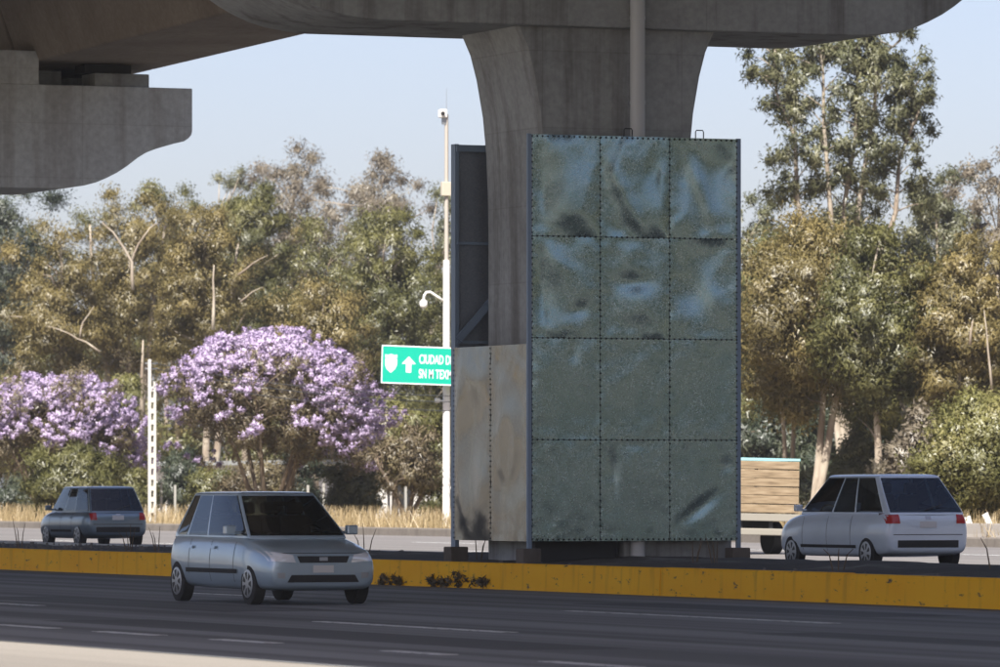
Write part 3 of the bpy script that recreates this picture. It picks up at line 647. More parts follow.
# two jacarandas in bloom
def jacaranda(label, px, v, top, half, bottom, seed, right_bias=0):
    base = on_line(px, v, .12); H = height(px, v, top); R = half * depth(px, v) / F; zb = height(px, v, bottom)
    t = empty('jacaranda_tree', base, 0, label, 'tree', 'flowering lilac trees'); rr_ = random.Random(seed)
    mb = MB(); C = []; tips = []
    for k in range(9):
        a = k * 6.283 / 9 + rr_.uniform(-.3, .3); l = R * rr_.uniform(.55, .95); zt = zb + (H - zb) * rr_.uniform(.35, .85)
        p0 = Vector((rr_.uniform(-.2, .2), rr_.uniform(-.2, .2), -.2)); p1 = Vector((math.cos(a) * l * .25, math.sin(a) * l * .25, zb * .75)); p2 = Vector((math.cos(a) * l * .6, math.sin(a) * l * .6, zt * .8)); p3 = Vector((math.cos(a) * l, math.sin(a) * l, zt))
        mb.tube([p0, p0.lerp(p1, .5) + Vector((.1, 0, .1)), p1, p1.lerp(p2, .5) + Vector((0, 0, .15)), p2, p3], [.12, .10, .085, .06, .04, .015], 6)
        for q in range(9):
            s0 = p1.lerp(p3, rr_.uniform(.2, .9)); b = rr_.uniform(0, 6.28); e = s0 + Vector((math.cos(b), math.sin(b), rr_.uniform(.1, 1.2))) * rr_.uniform(.5, 1.5)
            mb.tube([s0, (s0 + e) / 2 + Vector((0, 0, .12)), e], [.03, .02, .008], 4); tips.append(e)
            for w in range(3):
                e2 = e + Vector((rr_.uniform(-.5, .5), rr_.uniform(-.5, .5), rr_.uniform(.0, .7))); mb.tube([e, e2], [.012, .005], 3); tips.append(e2)
    mb.build('trunk', M_BARKB, t, smooth=True)
    # blossom clouds over the upper dome
    r2 = np.random.default_rng(seed); B = []
    while len(B) < 1500:
        d = r2.normal(size=3); d /= np.linalg.norm(d)
        if d[2] < -.35: continue
        lobn = 1 + .22 * noise.noise((d[0] * 2.2 + seed, d[1] * 2.2, d[2] * 2.2)) * 1.7
        rad = .62 + .38 * r2.random() ** .5
        if noise.noise((d[0] * 4 + seed, d[1] * 4, d[2] * 4)) < .10 - .75 * d[2] + .25 * (rad < .8) - .25 * d[0]: continue
        z = zb + (H - zb) * (.30 + .70 * d[2] * rad * lobn) if d[2] > 0 else zb + (H - zb) * (.30 + .75 * d[2] * rad)
        B.append((d[0] * R * rad * lobn, d[1] * R * rad * lobn * .9, min(z, H)))
    B = np.array(B); Rb = .08 + .13 * r2.random(len(B))
    V, n = leaf_cloud(B, Rb, 80, .085, .075, .1, .85)
    ti = np.clip(np.repeat(r2.random(len(B)), 80) * .7 + rng.random(n) * .3, 0, 1)
    link('blossom', tris('blossom', V, n, ti), L_PURP, t)
    G = np.concatenate([np.array([tuple(p) for p in tips]), B[::5] * np.array([.82, .82, .92])]); Rg = np.full(len(G), .42)
    V, n = leaf_cloud(G, Rg, 90, .15, .045, .2)
    link('crown', tris('crown', V, n, rng.random(n)), L_JAC, t)
jacaranda('large rounded lilac flowering tree behind the silver hatchback', 268, 43.5, 332, 120, 478, 61)
jacaranda('lilac flowering tree at left edge behind the dark estate car', 50, 45, 378, 98, 490, 62)

# far woodland that closes the view, and the tree belt beside the road past the picture's right edge
def wood(name, label, spots, seed, per=190, ll=.42, lw=.16):
    r2 = random.Random(seed); C = []; R = []
    for (x, y, h, r) in spots:
        cc = crown_clumps(34, h, h * .12, r, .4, r2.randint(0, 999))
        C += [(x + a, y + b, c) for a, b, c in cc]; R += [r * .30] * 34
    V, n = leaf_cloud(np.array(C), np.array(R), per, ll, lw, .6)
    tag(link(name, tris(name, V, n, rng.random(n)), L_OLIVE, kind='stuff'), label, 'woodland')
sp = []
for px in range(-160, 1200, 62):
    p = on_line(px, 118 + 14 * math.sin(px)); sp.append((p.x, p.y, height(px, 118, 285 + 40 * math.sin(px * .021)), 4.6))
    p = on_line(px + 30, 76); sp.append((p.x, p.y, height(px, 76, 395 + 25 * math.sin(px * .05)), 3.6))
wood('far_woodland', 'dense olive woodland closing the view behind the roadside trees', sp, 4)
wood('roadside_woodland', 'belt of trees along the far verge past the right picture edge', [(44 + 5 * math.sin(k * 2.1) + 9 * (k % 2), 26 - 4.6 * k, 19 + 3 * math.sin(k * 1.3), 5.2) for k in range(46)], 9, 95, .85, .36)

# dry grass along the verge
def grass(name, label, n, fx, h, w, m, z=.18):
    P = np.array([fx() for _ in range(n)]); P = np.column_stack([P, np.full(n, z)])
    a = rng.random(n) * 6.283; d = np.stack([np.cos(a), np.sin(a), np.zeros(n)], 1); hh = (h * (.4 + .9 * rng.random(n)))[:, None]
    ln = rng.normal(size=(n, 3)) * .25; ln[:, 2] = 1; tip = P + ln * hh
    V = np.stack([P - d * w, P + d * w, tip + d * w * .3, tip - d * w * .3], 1).reshape(-1, 3)
    tag(link(name, quads(name, V, n, rng.random(n)), m, kind='stuff'), label, 'grass')
gr = random.Random(8)
def gspot():
    while True:
        y = gr.uniform(-20, 190); x = 38.1 + gr.random() ** 1.6 * 9
        if noise.noise((x * .5, y * .25, 2)) > -.25: return (x, y)
grass('dry_grass', 'tall straw coloured dry grass along the far road verge', 26000, gspot, .62, .012, L_STRAW)

# weeds on the median and at the kerb foot
def sprig(px, x, n, h, label, group):
    p = on_line(px, x); t = empty('weed', (p.x, p.y, KH - .05 if x > 0 else 0), 0, label, 'weed', group); mb = MB(); r3 = random.Random(int(px * 7 + x * 31))
    for k in range(n):
        dx, dy = r3.uniform(-.25, .25), r3.uniform(-.15, .15)
        mb.tube([(dx * .3, dy * .3, 0), (dx * .6, dy * .6, h * .55), (dx, dy, h * r3.uniform(.7, 1.1))], [.012, .009, .004], 4)
    mb.build('stem', M_BARKB, t)
for px, x, n, h, lb in [(130, 1.4, 4, .5, 'bare twig weed on median in front of the dark estate car'), (158, 1.2, 3, .5, 'bare twig weed on median just left of the silver hatchback'), (20, 2.0, 3, .6, 'leaning bare twig weed on median at the left edge'),
                        (365, 2.4, 3, .55, 'bare twig weed on median right of the silver hatchback'), (478, 1.2, 3, .5, 'bare twig weed at the foot of the enclosure left post'), (693, 2.0, 3, .45, 'twiggy weed beneath the enclosure right end'), (716, 1.6, 4, .5, 'twiggy weed beside the enclosure right post'),
                        (838, 1.2, 3, .5, 'bare twig weed on median in front of the white van'), (996, 2.2, 1, .7, 'single upright twig weed on median at right edge')]:
    sprig(px, x, n, h, lb, 'twig weeds on the median')
def kerb_weed(px, h, label):
    p = on_line(px, -.06); t = empty('kerb_weed', (p.x, p.y, 0), 0, label, 'weed', 'weeds at the kerb foot'); r3 = np.random.default_rng(int(px))
    C = np.column_stack([r3.normal(0, .03, 9), r3.normal(0, .13, 9), .03 + h * r3.random(9)]); V, n = leaf_cloud(C, np.full(9, .05), 22, .07, .03, .1)
    link('leaves', tris('leaves', V, n, r3.random(n)), L_BROWN, t)
for px, h, lb in [(383, .14, 'small brown weed at yellow kerb foot nearest the silver hatchback'), (397, .13, 'small brown weed at kerb foot, second from the silver hatchback'), (431, .12, 'small brown weed clump at kerb foot left of the enclosure'), (443, .10, 'low brown weed at kerb foot below the camera pole'), (458, .19, 'tallest brown weed at the kerb foot below the enclosure corner'), (481, .12, 'small brown weed at kerb foot below the side sheets')]:
    kerb_weed(px, h, lb)

# ------------------------------------------------------------------ poles, wires, sign, building, fence, barrier
v = 42.0; b = on_line(446.5, v, .1); pole = empty('camera_pole', b, 0, 'tall white pole with cameras standing behind the green road sign', 'pole')
zt = height(448, v, 117); zm = height(448, v, 263); z1 = height(448, v, 296)
MB().tube([(0, 0, 0), (0, 0, zm)], [.135, .115], 14).build('lower_shaft', M_WHITE, pole, sharp=40)
MB().tube([(0, 0, zm - .02), (0, 0, zt)], [.075, .065], 12).build('upper_shaft', M_RUSTY, pole, sharp=40)
MB().tube([(0, 0, zt), (0, 0, zt + .9)], [.012, .006], 6).build('antenna', M_STEEL, pole)
cb = MB().box(-.26, -.02, -.14, .14, zt - .12, zt + .16).build('camera_housing', M_WHITE, pole, bevel=.03)
MB().tube([(-.2, -.14, zt + .02), (-.22, -.24, zt + .01)], .07, 10).build('lens', M_BLACK, cb)
MB().box(-.15, .05, -.06, .08, zt - .35, zt - .12).build('camera_bracket', M_STEEL, cb)
zb_ = height(448, v, 193)
MB().box(-.22, .12, -.16, .02, zb_ - .2, zb_ + .28).build('junction_box', mat('beige_box', (.42, .38, .30), .6), pole, bevel=.02)
arm = [(-.1, 0, z1 - .28), (-.35, 0, z1 - .12), (-.6, 0, z1 + .03), (-.74, 0, z1 + .02), (-.82, 0, z1 - .08), (-.85, 0, z1 - .25)]
ar = MB().tube(arm, .045, 8).build('camera_arm', M_WHITE, pole, smooth=True)
MB().tube([(-.85, 0, z1 - .22), (-.85, 0, z1 - .30), (-.85, 0, z1 - .42), (-.85, 0, z1 - .50), (-.85, 0, z1 - .53)], [.05, .13, .14, .10, .03], 12).build('dome_camera', M_WHITE, ar, sharp=50)
z2 = height(448, v, 404)
MB().tube([(0, 0, z2 - .02), (-.28, 0, z2 + .02)], .035, 8).build('stub_arm', M_WHITE, pole, smooth=True)
MB().box(-.42, -.26, -.06, .06, z2 - .06, z2 + .10).build('small_sensor', M_WHITE, pole, bevel=.02)

# road sign
sgn = empty('road_sign', on_line(448, 41.75, 0), 0, 'green highway direction sign with shield and arrow on the white pole', 'sign')
sc = depth(448, 41.75) / F
zs0, zs1 = height(448, 41.75, 385.5), height(448, 41.75, 347.5); xl = -66 * sc / CS; xr = 44 * sc / CS
tilt = Matrix.Rotation(math.radians(-1.2), 4, 'Y')
sgn.location.z = (zs0 + zs1) / 2; hs = (zs1 - zs0) / 2
sgn.rotation_euler = (0, math.radians(1.6), 0)
MB().box(xl, xr, 0, .03, -hs, hs).build('panel', M_GREEN, sgn, bevel=.01)
bw = .035
for (a, b_, c, d) in ((xl, xr, hs - bw, hs), (xl, xr, -hs, -hs + bw), (xl, xl + bw, -hs + bw, hs - bw), (xr - bw, xr, -hs + bw, hs - bw)):
    MB().box(a, b_, -.004, -.001, c, d).build('border', M_SIGNW, sgn)
def flat(poly, name, m, y=-.004):
    n = len(poly); MB().add([(p[0], y, p[1]) for p in poly], [tuple(range(n))]).build(name, m, sgn)
ppm = 1 / (sc / CS)
def sx(px): return (px - 448) / ppm
def sz(py): return (366.5 - py) * sc
flat([(sx(385.5), sz(361)), (sx(385.5), sz(367)), (sx(387), sz(371)), (sx(391.2), sz(375)), (sx(395.5), sz(371)), (sx(397.2), sz(367)), (sx(397.2), sz(361))], 'shield', M_SIGNW)
flat([(sx(385.2), sz(356.5)), (sx(385.4), sz(360.3)), (sx(397.3), sz(360.3)), (sx(397.4), sz(356.5)), (sx(394.5), sz(357.2)), (sx(391.3), sz(356)), (sx(388), sz(357.2))], 'shield_top', mat('sign_pale_green', (.55, .72, .66), .5))
flat([(sx(409), sz(358)), (sx(402), sz(365.5)), (sx(406.3), sz(365.5)), (sx(406.3), sz(374)), (sx(411.5), sz(374)), (sx(411.5), sz(365.5)), (sx(416), sz(365.5))], 'arrow', M_SIGNW)
def lettering(txt, px, py, h, wx, parent):
    cu = bpy.data.curves.new('lettering', 'FONT'); cu.body = txt; cu.size = h * 1.42; cu.extrude = .001; cu.offset = .006
    tmp = bpy.data.objects.new('tmp', cu); COL.objects.link(tmp); bpy.context.view_layer.update()
    me = bpy.data.meshes.new_from_object(tmp.evaluated_get(bpy.context.evaluated_depsgraph_get()))
    bpy.data.objects.remove(tmp); o = link('lettering', me, M_SIGNW, parent)
    w = max(v.co.x for v in me.vertices); o.rotation_euler = (math.pi / 2, 0, 0); o.scale = (wx / w, 1, 1); o.location = (sx(px), -.005, sz(py)); return o
lettering('CIUDAD DE MEXICO', 419, 364.5, 9.0 * sc, 60 / ppm, sgn)
lettering('SN M TEXMELUCAN', 419, 379, 9.0 * sc, 58 / ppm, sgn)
for z in (-.35, .35): MB().box(-.2, .2, .03, .16, z - .04, z + .04).build('bracket', M_STEEL, sgn)

# slotted white utility poles and their cables
def slot_pole(px, vv, label):
    t = empty('utility_pole', on_line(px, vv, .1), 0, label, 'pole', 'slotted utility poles')
    h = height(px, vv, 362); h2 = height(px, vv, 384)
    MB().box(-.21, -.06, -.07, .07, -.1, h).build('rail', M_POLE, t, bevel=.015)
    MB().box(.09, .22, -.07, .07, -.1, h2).build('rail', M_POLE, t, bevel=.015)
    n = int(h2 / .42)
    for k in range(n): MB().box(-.06, .09, -.06, .06, .1 + k * .42, .28 + k * .42).build('rung', M_POLE, t)
    for zz in (h - .35, h - .15): MB().box(-.35, .35, .07, .12, zz - .03, zz + .03).build('crossarm', M_STEEL, t)
    t.scale = (.72, .72, 1)
    return t, h
pa, ha = slot_pole(152, 40.5, 'white slotted utility pole between the two lilac trees')
pb, hb = slot_pole(600, 40.5, 'white slotted utility pole hidden behind the metal enclosure')
for k, dz in enumerate((-.12, -.32, -.62)):
    A = pa.location + Vector((0, .1, ha + dz)); B_ = pb.location + Vector((0, .1, hb + dz - 1.0))
    pts = [A.lerp(B_, t / 16) - Vector((0, 0, .5 * 4 * (t / 16) * (1 - t / 16))) for t in range(17)]
    o = MB().tube(pts, .016, 5).build('cable', M_WIRE); tag(o, ('topmost', 'middle', 'lowest')[k] + ' black cable strung from the white slotted pole behind lilac tree', 'cable', 'overhead cables')

# pale low building and picket fence glimpsed through the trunks
p0 = on_line(150, 60); bl = empty('low_building', (60, p0.y, 0), 0, 'low white building glimpsed between trunks behind the lilac trees', 'building')
Lb = p0.y - on_line(440, 60).y
wall = MB().box(0, 6, -Lb, 0, 0, 2.6).build('wall', M_WHITE, bl)
MB().box(-.4, 6.4, -Lb - .4, .4, 2.602, 2.8).build('roof', M_CON, bl)
for k in range(6):
    w_ = MB().box(-.03, .02, -Lb + 3 + k * Lb / 6.3, -Lb + 5 + k * Lb / 6.3, .7, 2.0).build('window', M_BLACK, bl)
fn = empty('picket_fence', (50, p0.y, 0), 0, 'white post fence standing in the shade behind the lilac trees', 'fence')
ye = on_line(440, 50).y - p0.y
for k in range(36):
    y = ye * k / 35; MB().box(-.04, .04, y - .04, y + .04, .05, 1.75 + .12 * math.sin(k * 3)).build('post', M_GREYP, fn)
for z in (.35,): MB().box(-.02, .02, ye, 0, z - .03, z + .03).build('rail', M_GREYP, fn)

p = on_line(928, 38.4); br = empty('roadside_barrier', (38.4, p.y, 0), 0, 'low beige concrete barrier beside the far road at right edge', 'barrier')
for k in range(9):
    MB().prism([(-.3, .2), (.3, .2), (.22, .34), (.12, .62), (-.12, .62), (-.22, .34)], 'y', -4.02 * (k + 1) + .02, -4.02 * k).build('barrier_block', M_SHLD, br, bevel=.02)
p = on_line(982, 40); bd = empty('marker_boards', (p.x, p.y, .2), 0, 'pair of leaning white boards by bush at the right edge', 'board')
for k, (x, t) in enumerate(((-.25, .35), (.2, .45))):
    M = Matrix.Translation((x, -.4 * k, 0)) @ Matrix.Rotation(-t, 4, 'Y'); MB().box(-.09, .09, -.02, .02, -.05, .62 + .12 * k, M).build('board', M_WHITE, bd)

# ------------------------------------------------------------------ vehicles
def m_paint(name, col, metal=.55, rough=.28):
    m = mat(name, col, rough, metal); b = m.node_tree.nodes['Principled BSDF']; b.inputs['Coat Weight'].default_value = .8; b.inputs['Coat Roughness'].default_value = .06
    q = N(m); n1 = q.noise(1.5, 6, q.coords()); q.color(q.mix(q.ramp(n1, [(.4, (0, 0, 0)), (.75, (.35,) * 3)]), col, tuple(c * .75 for c in col))); return m
def m_glass():
    m = bpy.data.materials.new('tinted_glass'); m.use_nodes = True; t = m.node_tree; t.nodes.clear(); q = N(m)
    tr = q.n('BsdfTransparent'); tr.inputs[0].default_value = (.28, .33, .35, 1); gl = q.n('BsdfGlossy'); gl.inputs['Roughness'].default_value = .03; gl.inputs[0].default_value = (.9, .95, 1, 1)
    fr = q.n('Fresnel'); fr.inputs[0].default_value = 1.6; mx = q.n('MixShader'); q.l(fr.outputs[0], mx.inputs[0]); q.l(tr.outputs[0], mx.inputs[1]); q.l(gl.outputs[0], mx.inputs[2])
    o = q.n('OutputMaterial'); q.l(mx.outputs[0], o.inputs[0]); return m
M_GLASS = m_glass(); M_TYRE = mat('tyre_rubber', (.02, .02, .021), .85); M_RIM = mat('alloy_rim', (.42, .43, .45), .35, .85)
M_INT = mat('car_interior', (.03, .03, .032), .8); M_HEAD = mat('headlamp_lens', (.86, .88, .90), .06, .2); M_TAIL = mat('tail_lamp_lens', (.45, .03, .03), .15)
M_PLATE = mat('number_plate', (.62, .62, .60), .5); M_AMBER = mat('amber_lens', (.6, .2, .02), .2); M_SEAM = mat('panel_gap', (.02, .02, .02), .8)

QF = [-1, -.965, -.93, -.5, 0, .5, .93, .965, 1]
def car(name, label, loc, rz, paint, L, Wd, H, sp, group):
    """sp: stations (x fraction from the nose, top z, bottom z, half-width fraction), cabin keys and lamp boxes"""
    c = empty(name, loc, rz, label, 'car', group); w = Wd / 2
    ring = lambda x, zt, zb, f: [(x, y, z) for y, z in
        (lambda hw, h: [(0, zb), (.80 * hw, zb), (.93 * hw, zb + .04), (.985 * hw, zb + .20 * h), (hw, zb + .45 * h), (.995 * hw, zb + .62 * h), (.965 * hw, zb + .80 * h), (.92 * hw, zt - .055), (.86 * hw, zt - .012), (.5 * hw, zt + .008), (0, zt + .014)])(w * f, zt - zb)]
    V = []; st = sp['st']; n = 20
    for xf, zt, zb, f in st:
        r = ring(L / 2 - xf * L, zt, zb, f); V += r + [(x, -y, z) for x, y, z in r[-2:0:-1]]
    Fc = [(i * n + k, (i + 1) * n + k, (i + 1) * n + (k + 1) % n, i * n + (k + 1) % n) for i in range(len(st) - 1) for k in range(n)]
    Fc += [tuple(range(n)), tuple(range((len(st) - 1) * n, len(st) * n))[::-1]]
    me = new_mesh('body', V, Fc); bm = bmesh.new(); bm.from_mesh(me); bmesh.ops.recalc_face_normals(bm, faces=bm.faces)
    bmesh.ops.subdivide_edges(bm, edges=[], cuts=1); bm.to_mesh(me); bm.free()
    body = link('body', me, paint, c)
    m = body.modifiers.new('s', 'SUBSURF'); m.levels = m.render_levels = 2
    R = sp.get('wr', .30); xs = (L / 2 - sp['axle'][0], -L / 2 + sp['axle'][1])
    cut = MB()
    for x in xs:
        for s in (-1, 1):
            cut.tube([(x, s * (w - .26), R), (x, s * (w + .2), R)], R + .065, 28)
    co = cut.build('cutter', None); bm_ = body.modifiers.new('b', 'BOOLEAN'); bm_.object = co; bm_.solver = 'EXACT'
    bpy.context.view_layer.update(); dg = bpy.context.evaluated_depsgraph_get()
    me2 = bpy.data.meshes.new_from_object(body.evaluated_get(dg))
    bm_.show_viewport = False; bpy.context.view_layer.update(); dg = bpy.context.evaluated_depsgraph_get()
    be = body.evaluated_get(dg).to_mesh(); tree = BVHTree.FromPolygons([v.co.copy() for v in be.vertices], [tuple(p.vertices) for p in be.polygons])
    body.modifiers.clear(); bpy.data.objects.remove(co); body.data = me2
    me2.materials.clear(); me2.materials.append(paint); me2.materials.append(M_INT)
    for pg in me2.polygons:                                  # inside of the wheel arches
        for x in xs:
            dd = math.hypot(pg.center.x - x, pg.center.z - R)
            if dd < R + .0655 and abs(pg.center.y) < w - .005 and (abs(abs(pg.normal.y) - 1) < .02 and abs(abs(pg.center.y) - w + .26) < .01 or abs(pg.normal.y) < .05 and dd > R + .05): pg.material_index = 1
    me2.polygons.foreach_set('use_smooth', [True] * len(me2.polygons)); me2.set_sharp_from_angle(angle=math.radians(38))
    def patch(name, corners, axis, m, off=.006, nu=8, nv=5, parent=body):
        a, b, cc, d = corners; g = MB(); s = 1 if axis[0] == '+' else -1; ax = axis[1]
        def f(u, v):
            p = [(a[i] * (1 - u) + b[i] * u) * (1 - v) + (d[i] * (1 - u) + cc[i] * u) * v for i in (0, 1)]
            o = Vector((s * 5, p[0], p[1])) if ax == 'x' else Vector((p[0], s * 5, p[1])); dr = Vector((-s, 0, 0)) if ax == 'x' else Vector((0, -s, 0))
            h = tree.ray_cast(o, dr)
            if h[0] is None: h = (Vector((s * L * .47, p[0], p[1])) if ax == 'x' else Vector((p[0], s * w * .9, p[1])),)
            return h[0] - dr * off
        g.grid(f, nu, nv); return g.build(name, m, parent, smooth=True)
    # cabin: loops from belt to roof, glass faces lifted out as panes
    cb = sp['cab']; xb0, xb1, xr0, xr1 = [L / 2 - q * L for q in cb['x']]; zb, zr = cb['zb'], H; wb, wr = w * cb['wb'], w * cb['wr']
    side = cb['side']; nf = 9; ns = len(side); loops = []
    def loop(t, drop=0, shrink=0):
        xa = xb0 + (xr0 - xb0) * t - shrink; xe = xb1 + (xr1 - xb1) * t + shrink; ww = wb + (wr - wb) * t - shrink
        pts = []
        tp = .93 - .02 * t
        for i in range(nf):
            q = QF[i]; pts.append((xa + .10 * (1 - abs(q) ** 2.2) * (1 if not shrink else .6), q * ww * tp))
        for q in side[1:-1]: pts.append((xa + (xe - xa) * q, ww * (1 - .07 * abs(2 * q - 1) ** 3)))
        for i in range(nf):
            q = -QF[i]; pts.append((xe - .06 * (1 - abs(q) ** 2.2) * (1 if not shrink else .6), q * ww * tp))
        for q in side[1:-1][::-1]: pts.append((xa + (xe - xa) * q, -ww * (1 - .07 * abs(2 * q - 1) ** 3)))
        return pts
    hz = zr - zb
    ts = [(0, zb - .03, 0), (.03, zb + .012, 0), (.07, zb + .05, 0), (.5, zb + .47 * hz, 0), (.90, zb + .855 * hz, 0), (.945, zb + .90 * hz, 0), (.985, zb + .95 * hz, .0), (1, zb + .972 * hz, .045), (1, zb + .992 * hz, .16), (1, zb + 1.0 * hz, .38)]
    V = []; N_ = 2 * nf + 2 * (ns - 2)
    for t, z, shr in ts:
        bow = .012 * math.sin(t * math.pi); V += [(x, y * (1 + bow), z) for x, y in loop(t, 0, shr)]
    body_f, panes = [], {}
    gl_cols = set(cb['glass'])
    for r in range(len(ts) - 1):
        for k in range(N_):
            f = (r * N_ + k, r * N_ + (k + 1) % N_, (r + 1) * N_ + (k + 1) % N_, (r + 1) * N_ + k)
            key = None
            if r in (1, 2, 3, 4):
                if 1 <= k <= nf - 3 or (k in (0, nf - 2) and False): key = 'windscreen'
                elif nf - 1 <= k < nf - 1 + ns - 1:
                    j = k - (nf - 1)
                    if j in gl_cols: key = 'side_window_a%d' % cb['pane'][j]
                elif nf + ns - 2 + 1 <= k <= nf + ns - 2 + nf - 3: key = 'rear_window'
                elif k >= 2 * nf + ns - 3:
                    j = ns - 2 - (k - (2 * nf + ns - 3))
                    if j in gl_cols: key = 'side_window_b%d' % cb['pane'][j]
            if key: panes.setdefault(key, []).append(f)
            else: body_f.append(f)
    body_f.append(tuple(range((len(ts) - 1) * N_, len(ts) * N_)))
    keys = ['body'] + list(panes); allf = [(f, 0) for f in body_f] + [(f, keys.index(k)) for k in panes for f in panes[k]]
    tm = new_mesh('cabin', V, [f for f, _ in allf]); tm.polygons.foreach_set('material_index', [i for _, i in allf])
    for _ in keys: tm.materials.append(None)
    to = link('tmp', tm); m_ = to.modifiers.new('s', 'SUBSURF'); m_.levels = m_.render_levels = 2
    bpy.context.view_layer.update(); te_ = to.evaluated_get(bpy.context.evaluated_depsgraph_get()).to_mesh()
    V = [tuple(v.co) for v in te_.vertices]; body_f = []; panes = {}
    for pg in te_.polygons:
        (body_f if pg.material_index == 0 else panes.setdefault(keys[pg.material_index], [])).append(tuple(pg.vertices))
    bpy.data.objects.remove(to)
    def sub(fs, name, m, parent, push=0):
        ids = sorted({i for f in fs for i in f}); mp = {i: j for j, i in enumerate(ids)}
        o = MB().add([V[i] for i in ids], [tuple(mp[i] for i in f) for f in fs]).build(name, m, parent, smooth=True)
        return o
    cab = sub(body_f, 'cabin', paint, c); cab.data.set_sharp_from_angle(angle=math.radians(40))
    sm = cab.modifiers.new('t', 'SOLIDIFY'); sm.thickness = .02; sm.offset = -1
    for k, fs in panes.items(): sub(fs, 'windscreen' if k == 'windscreen' else 'rear_window' if k == 'rear_window' else 'side_window', M_GLASS, cab)
    # interior
    it = MB().box(xb1 + .1, xb0 - .15, -wb * .86, wb * .86, zb - .05, zb + .035).build('interior', M_INT, c)
    for x in sp['seats']:
        for s in (-1, 1):
            y = s * w * .42; M = Matrix.Translation((L / 2 - x * L, y, zb - .05)) @ Matrix.Rotation(-.2, 4, 'Y')
            MB().box(-.07, .07, -.22, .22, 0, hz * .55, M).build('seat', M_INT, c, bevel=.05)
            MB().box(-.05, .05, -.13, .13, hz * .58, hz * .85, M).build('headrest', M_INT, c, bevel=.04)
    M = Matrix.Translation((xb0 - .42, w * .42, zb + .02)); V2 = [M @ Vector((0, .17 * math.cos(a), .13 * math.sin(a))) for a in np.linspace(0, 6.283, 17)]
    MB().tube(V2, .015, 5).build('steering_wheel', M_BLACK, c, smooth=True)
    MB().box(-.008, .008, -.11, .11, zr - .2, zr - .14, Matrix.Translation(((xr0 + xb0) / 2 - .22, 0, 0))).build('rear_mirror', M_BLACK, c)
    # wheels
    for x in xs:
        for s in (-1, 1):
            y = s * (w - .10)
            wh = MB().tube([(x, y - .09, R), (x, y - .075, R), (x, y + .075, R), (x, y + .09, R)], [R - .04, R - .004, R - .004, R - .04], 28).build('wheel', M_TYRE, c, sharp=30)
            rim = MB(); yo = y + s * .092
            rim.tube([(x, yo - s * .02, R), (x, yo, R), (x, yo + s * .004, R)], [R * .70, R * .68, R * .62], 24)
            rim.build('rim', M_RIM, wh, sharp=30)
            sl_ = MB()
            for k in range(7):
                a = k * 2 * math.pi / 7; d = Vector((math.cos(a), 0, math.sin(a))); e = Vector((-math.sin(a), 0, math.cos(a))); o_ = Vector((x, yo + s * .0062, R))
                sl_.add([o_ + d * R * .22 - e * .015, o_ + d * R * .56 - e * .045, o_ + d * R * .56 + e * .045, o_ + d * R * .22 + e * .015], [(0, 1, 2, 3)])
            sl_.build('rim_slot', M_BLACK, wh)
    for nm, corners, ax, m in sp['lamps']:
        mm = {'head': M_HEAD, 'tail': M_TAIL, 'black': M_BLACK, 'plate': M_PLATE, 'amber': M_AMBER, 'chrome': M_RIM}[m]
        patch(nm, corners, ax, mm, .012 if m in ('head', 'tail') else .008)
        if ax[1] == 'x' and abs(corners[0][0] + corners[1][0]) > .02: patch(nm, [(-y, z) for y, z in corners], ax, mm, .012 if m in ('head', 'tail') else .008)
    for (xf, z0, z1) in sp['seams']:
        x = L / 2 - xf * L
        for s in '+-': patch('door_gap', [(x - .006, z0), (x + .006, z0), (x + .006, z1), (x - .006, z1)], s + 'y', M_SEAM, .003, 1, 10)
    for xf in sp['handles']:
        x = L / 2 - xf * L
        for s in '+-': patch('door_handle', [(x - .09, zb - .17), (x + .09, zb - .17), (x + .09, zb - .13), (x - .09, zb - .13)], s + 'y', M_SEAM if sp.get('dh') else paint, .03, 4, 1)
    if sp.get('rear'):
        patch('tailgate_gap', [(-w * .78, sp['rear']), (w * .78, sp['rear']), (w * .78, sp['rear'] + .014), (-w * .78, sp['rear'] + .014)], '-x', M_SEAM, .004, 12, 1)
        patch('badge', [(-.06, zb - .12), (.06, zb - .12), (.06, zb - .06), (-.06, zb - .06)], '-x', M_RIM, .012, 2, 2)
        MB().bar((xb1 - .02, .05, zb + .05), (xb1 + .06, -.35, zb + .16), .02, .015).build('rear_wiper', M_BLACK, c)
    else:
        patch('badge', [(-.06, .60), (.06, .60), (.06, .65), (-.06, .65)], '+x', M_RIM, .016, 2, 2)
        patch('bonnet_gap', [(-w * .72, .70), (w * .72, .70), (w * .72, .708), (-w * .72, .708)], '+x', M_SEAM, .004, 12, 1)
        for yy in (-.45, .1): MB().bar((xb0 + .02, yy, zb + .03), (xb0 - .10, yy + .42, zb + .10), .018, .012).build('wiper', M_BLACK, c)
    for s in '+-': patch('side_moulding', [(xs[1] + R + .1, .42), (xs[0] - R - .1, .42), (xs[0] - R - .1, .48), (xs[1] + R + .1, .48)], s + 'y', M_SEAM, .012, 10, 1)
    for s in (-1, 1):
        xm = xb0 - .28; y = s * (wb + .02); q = MB(); q.box(xm - .05, xm + .06, *sorted((y + s * .03, y + s * .19)), zb + .02, zb + .15); q.box(xm - .02, xm + .02, *sorted((y - s * .08, y + s * .05)), zb + .03, zb + .07)
        mo = q.build('wing_mirror', paint, c, bevel=.025)
    return c

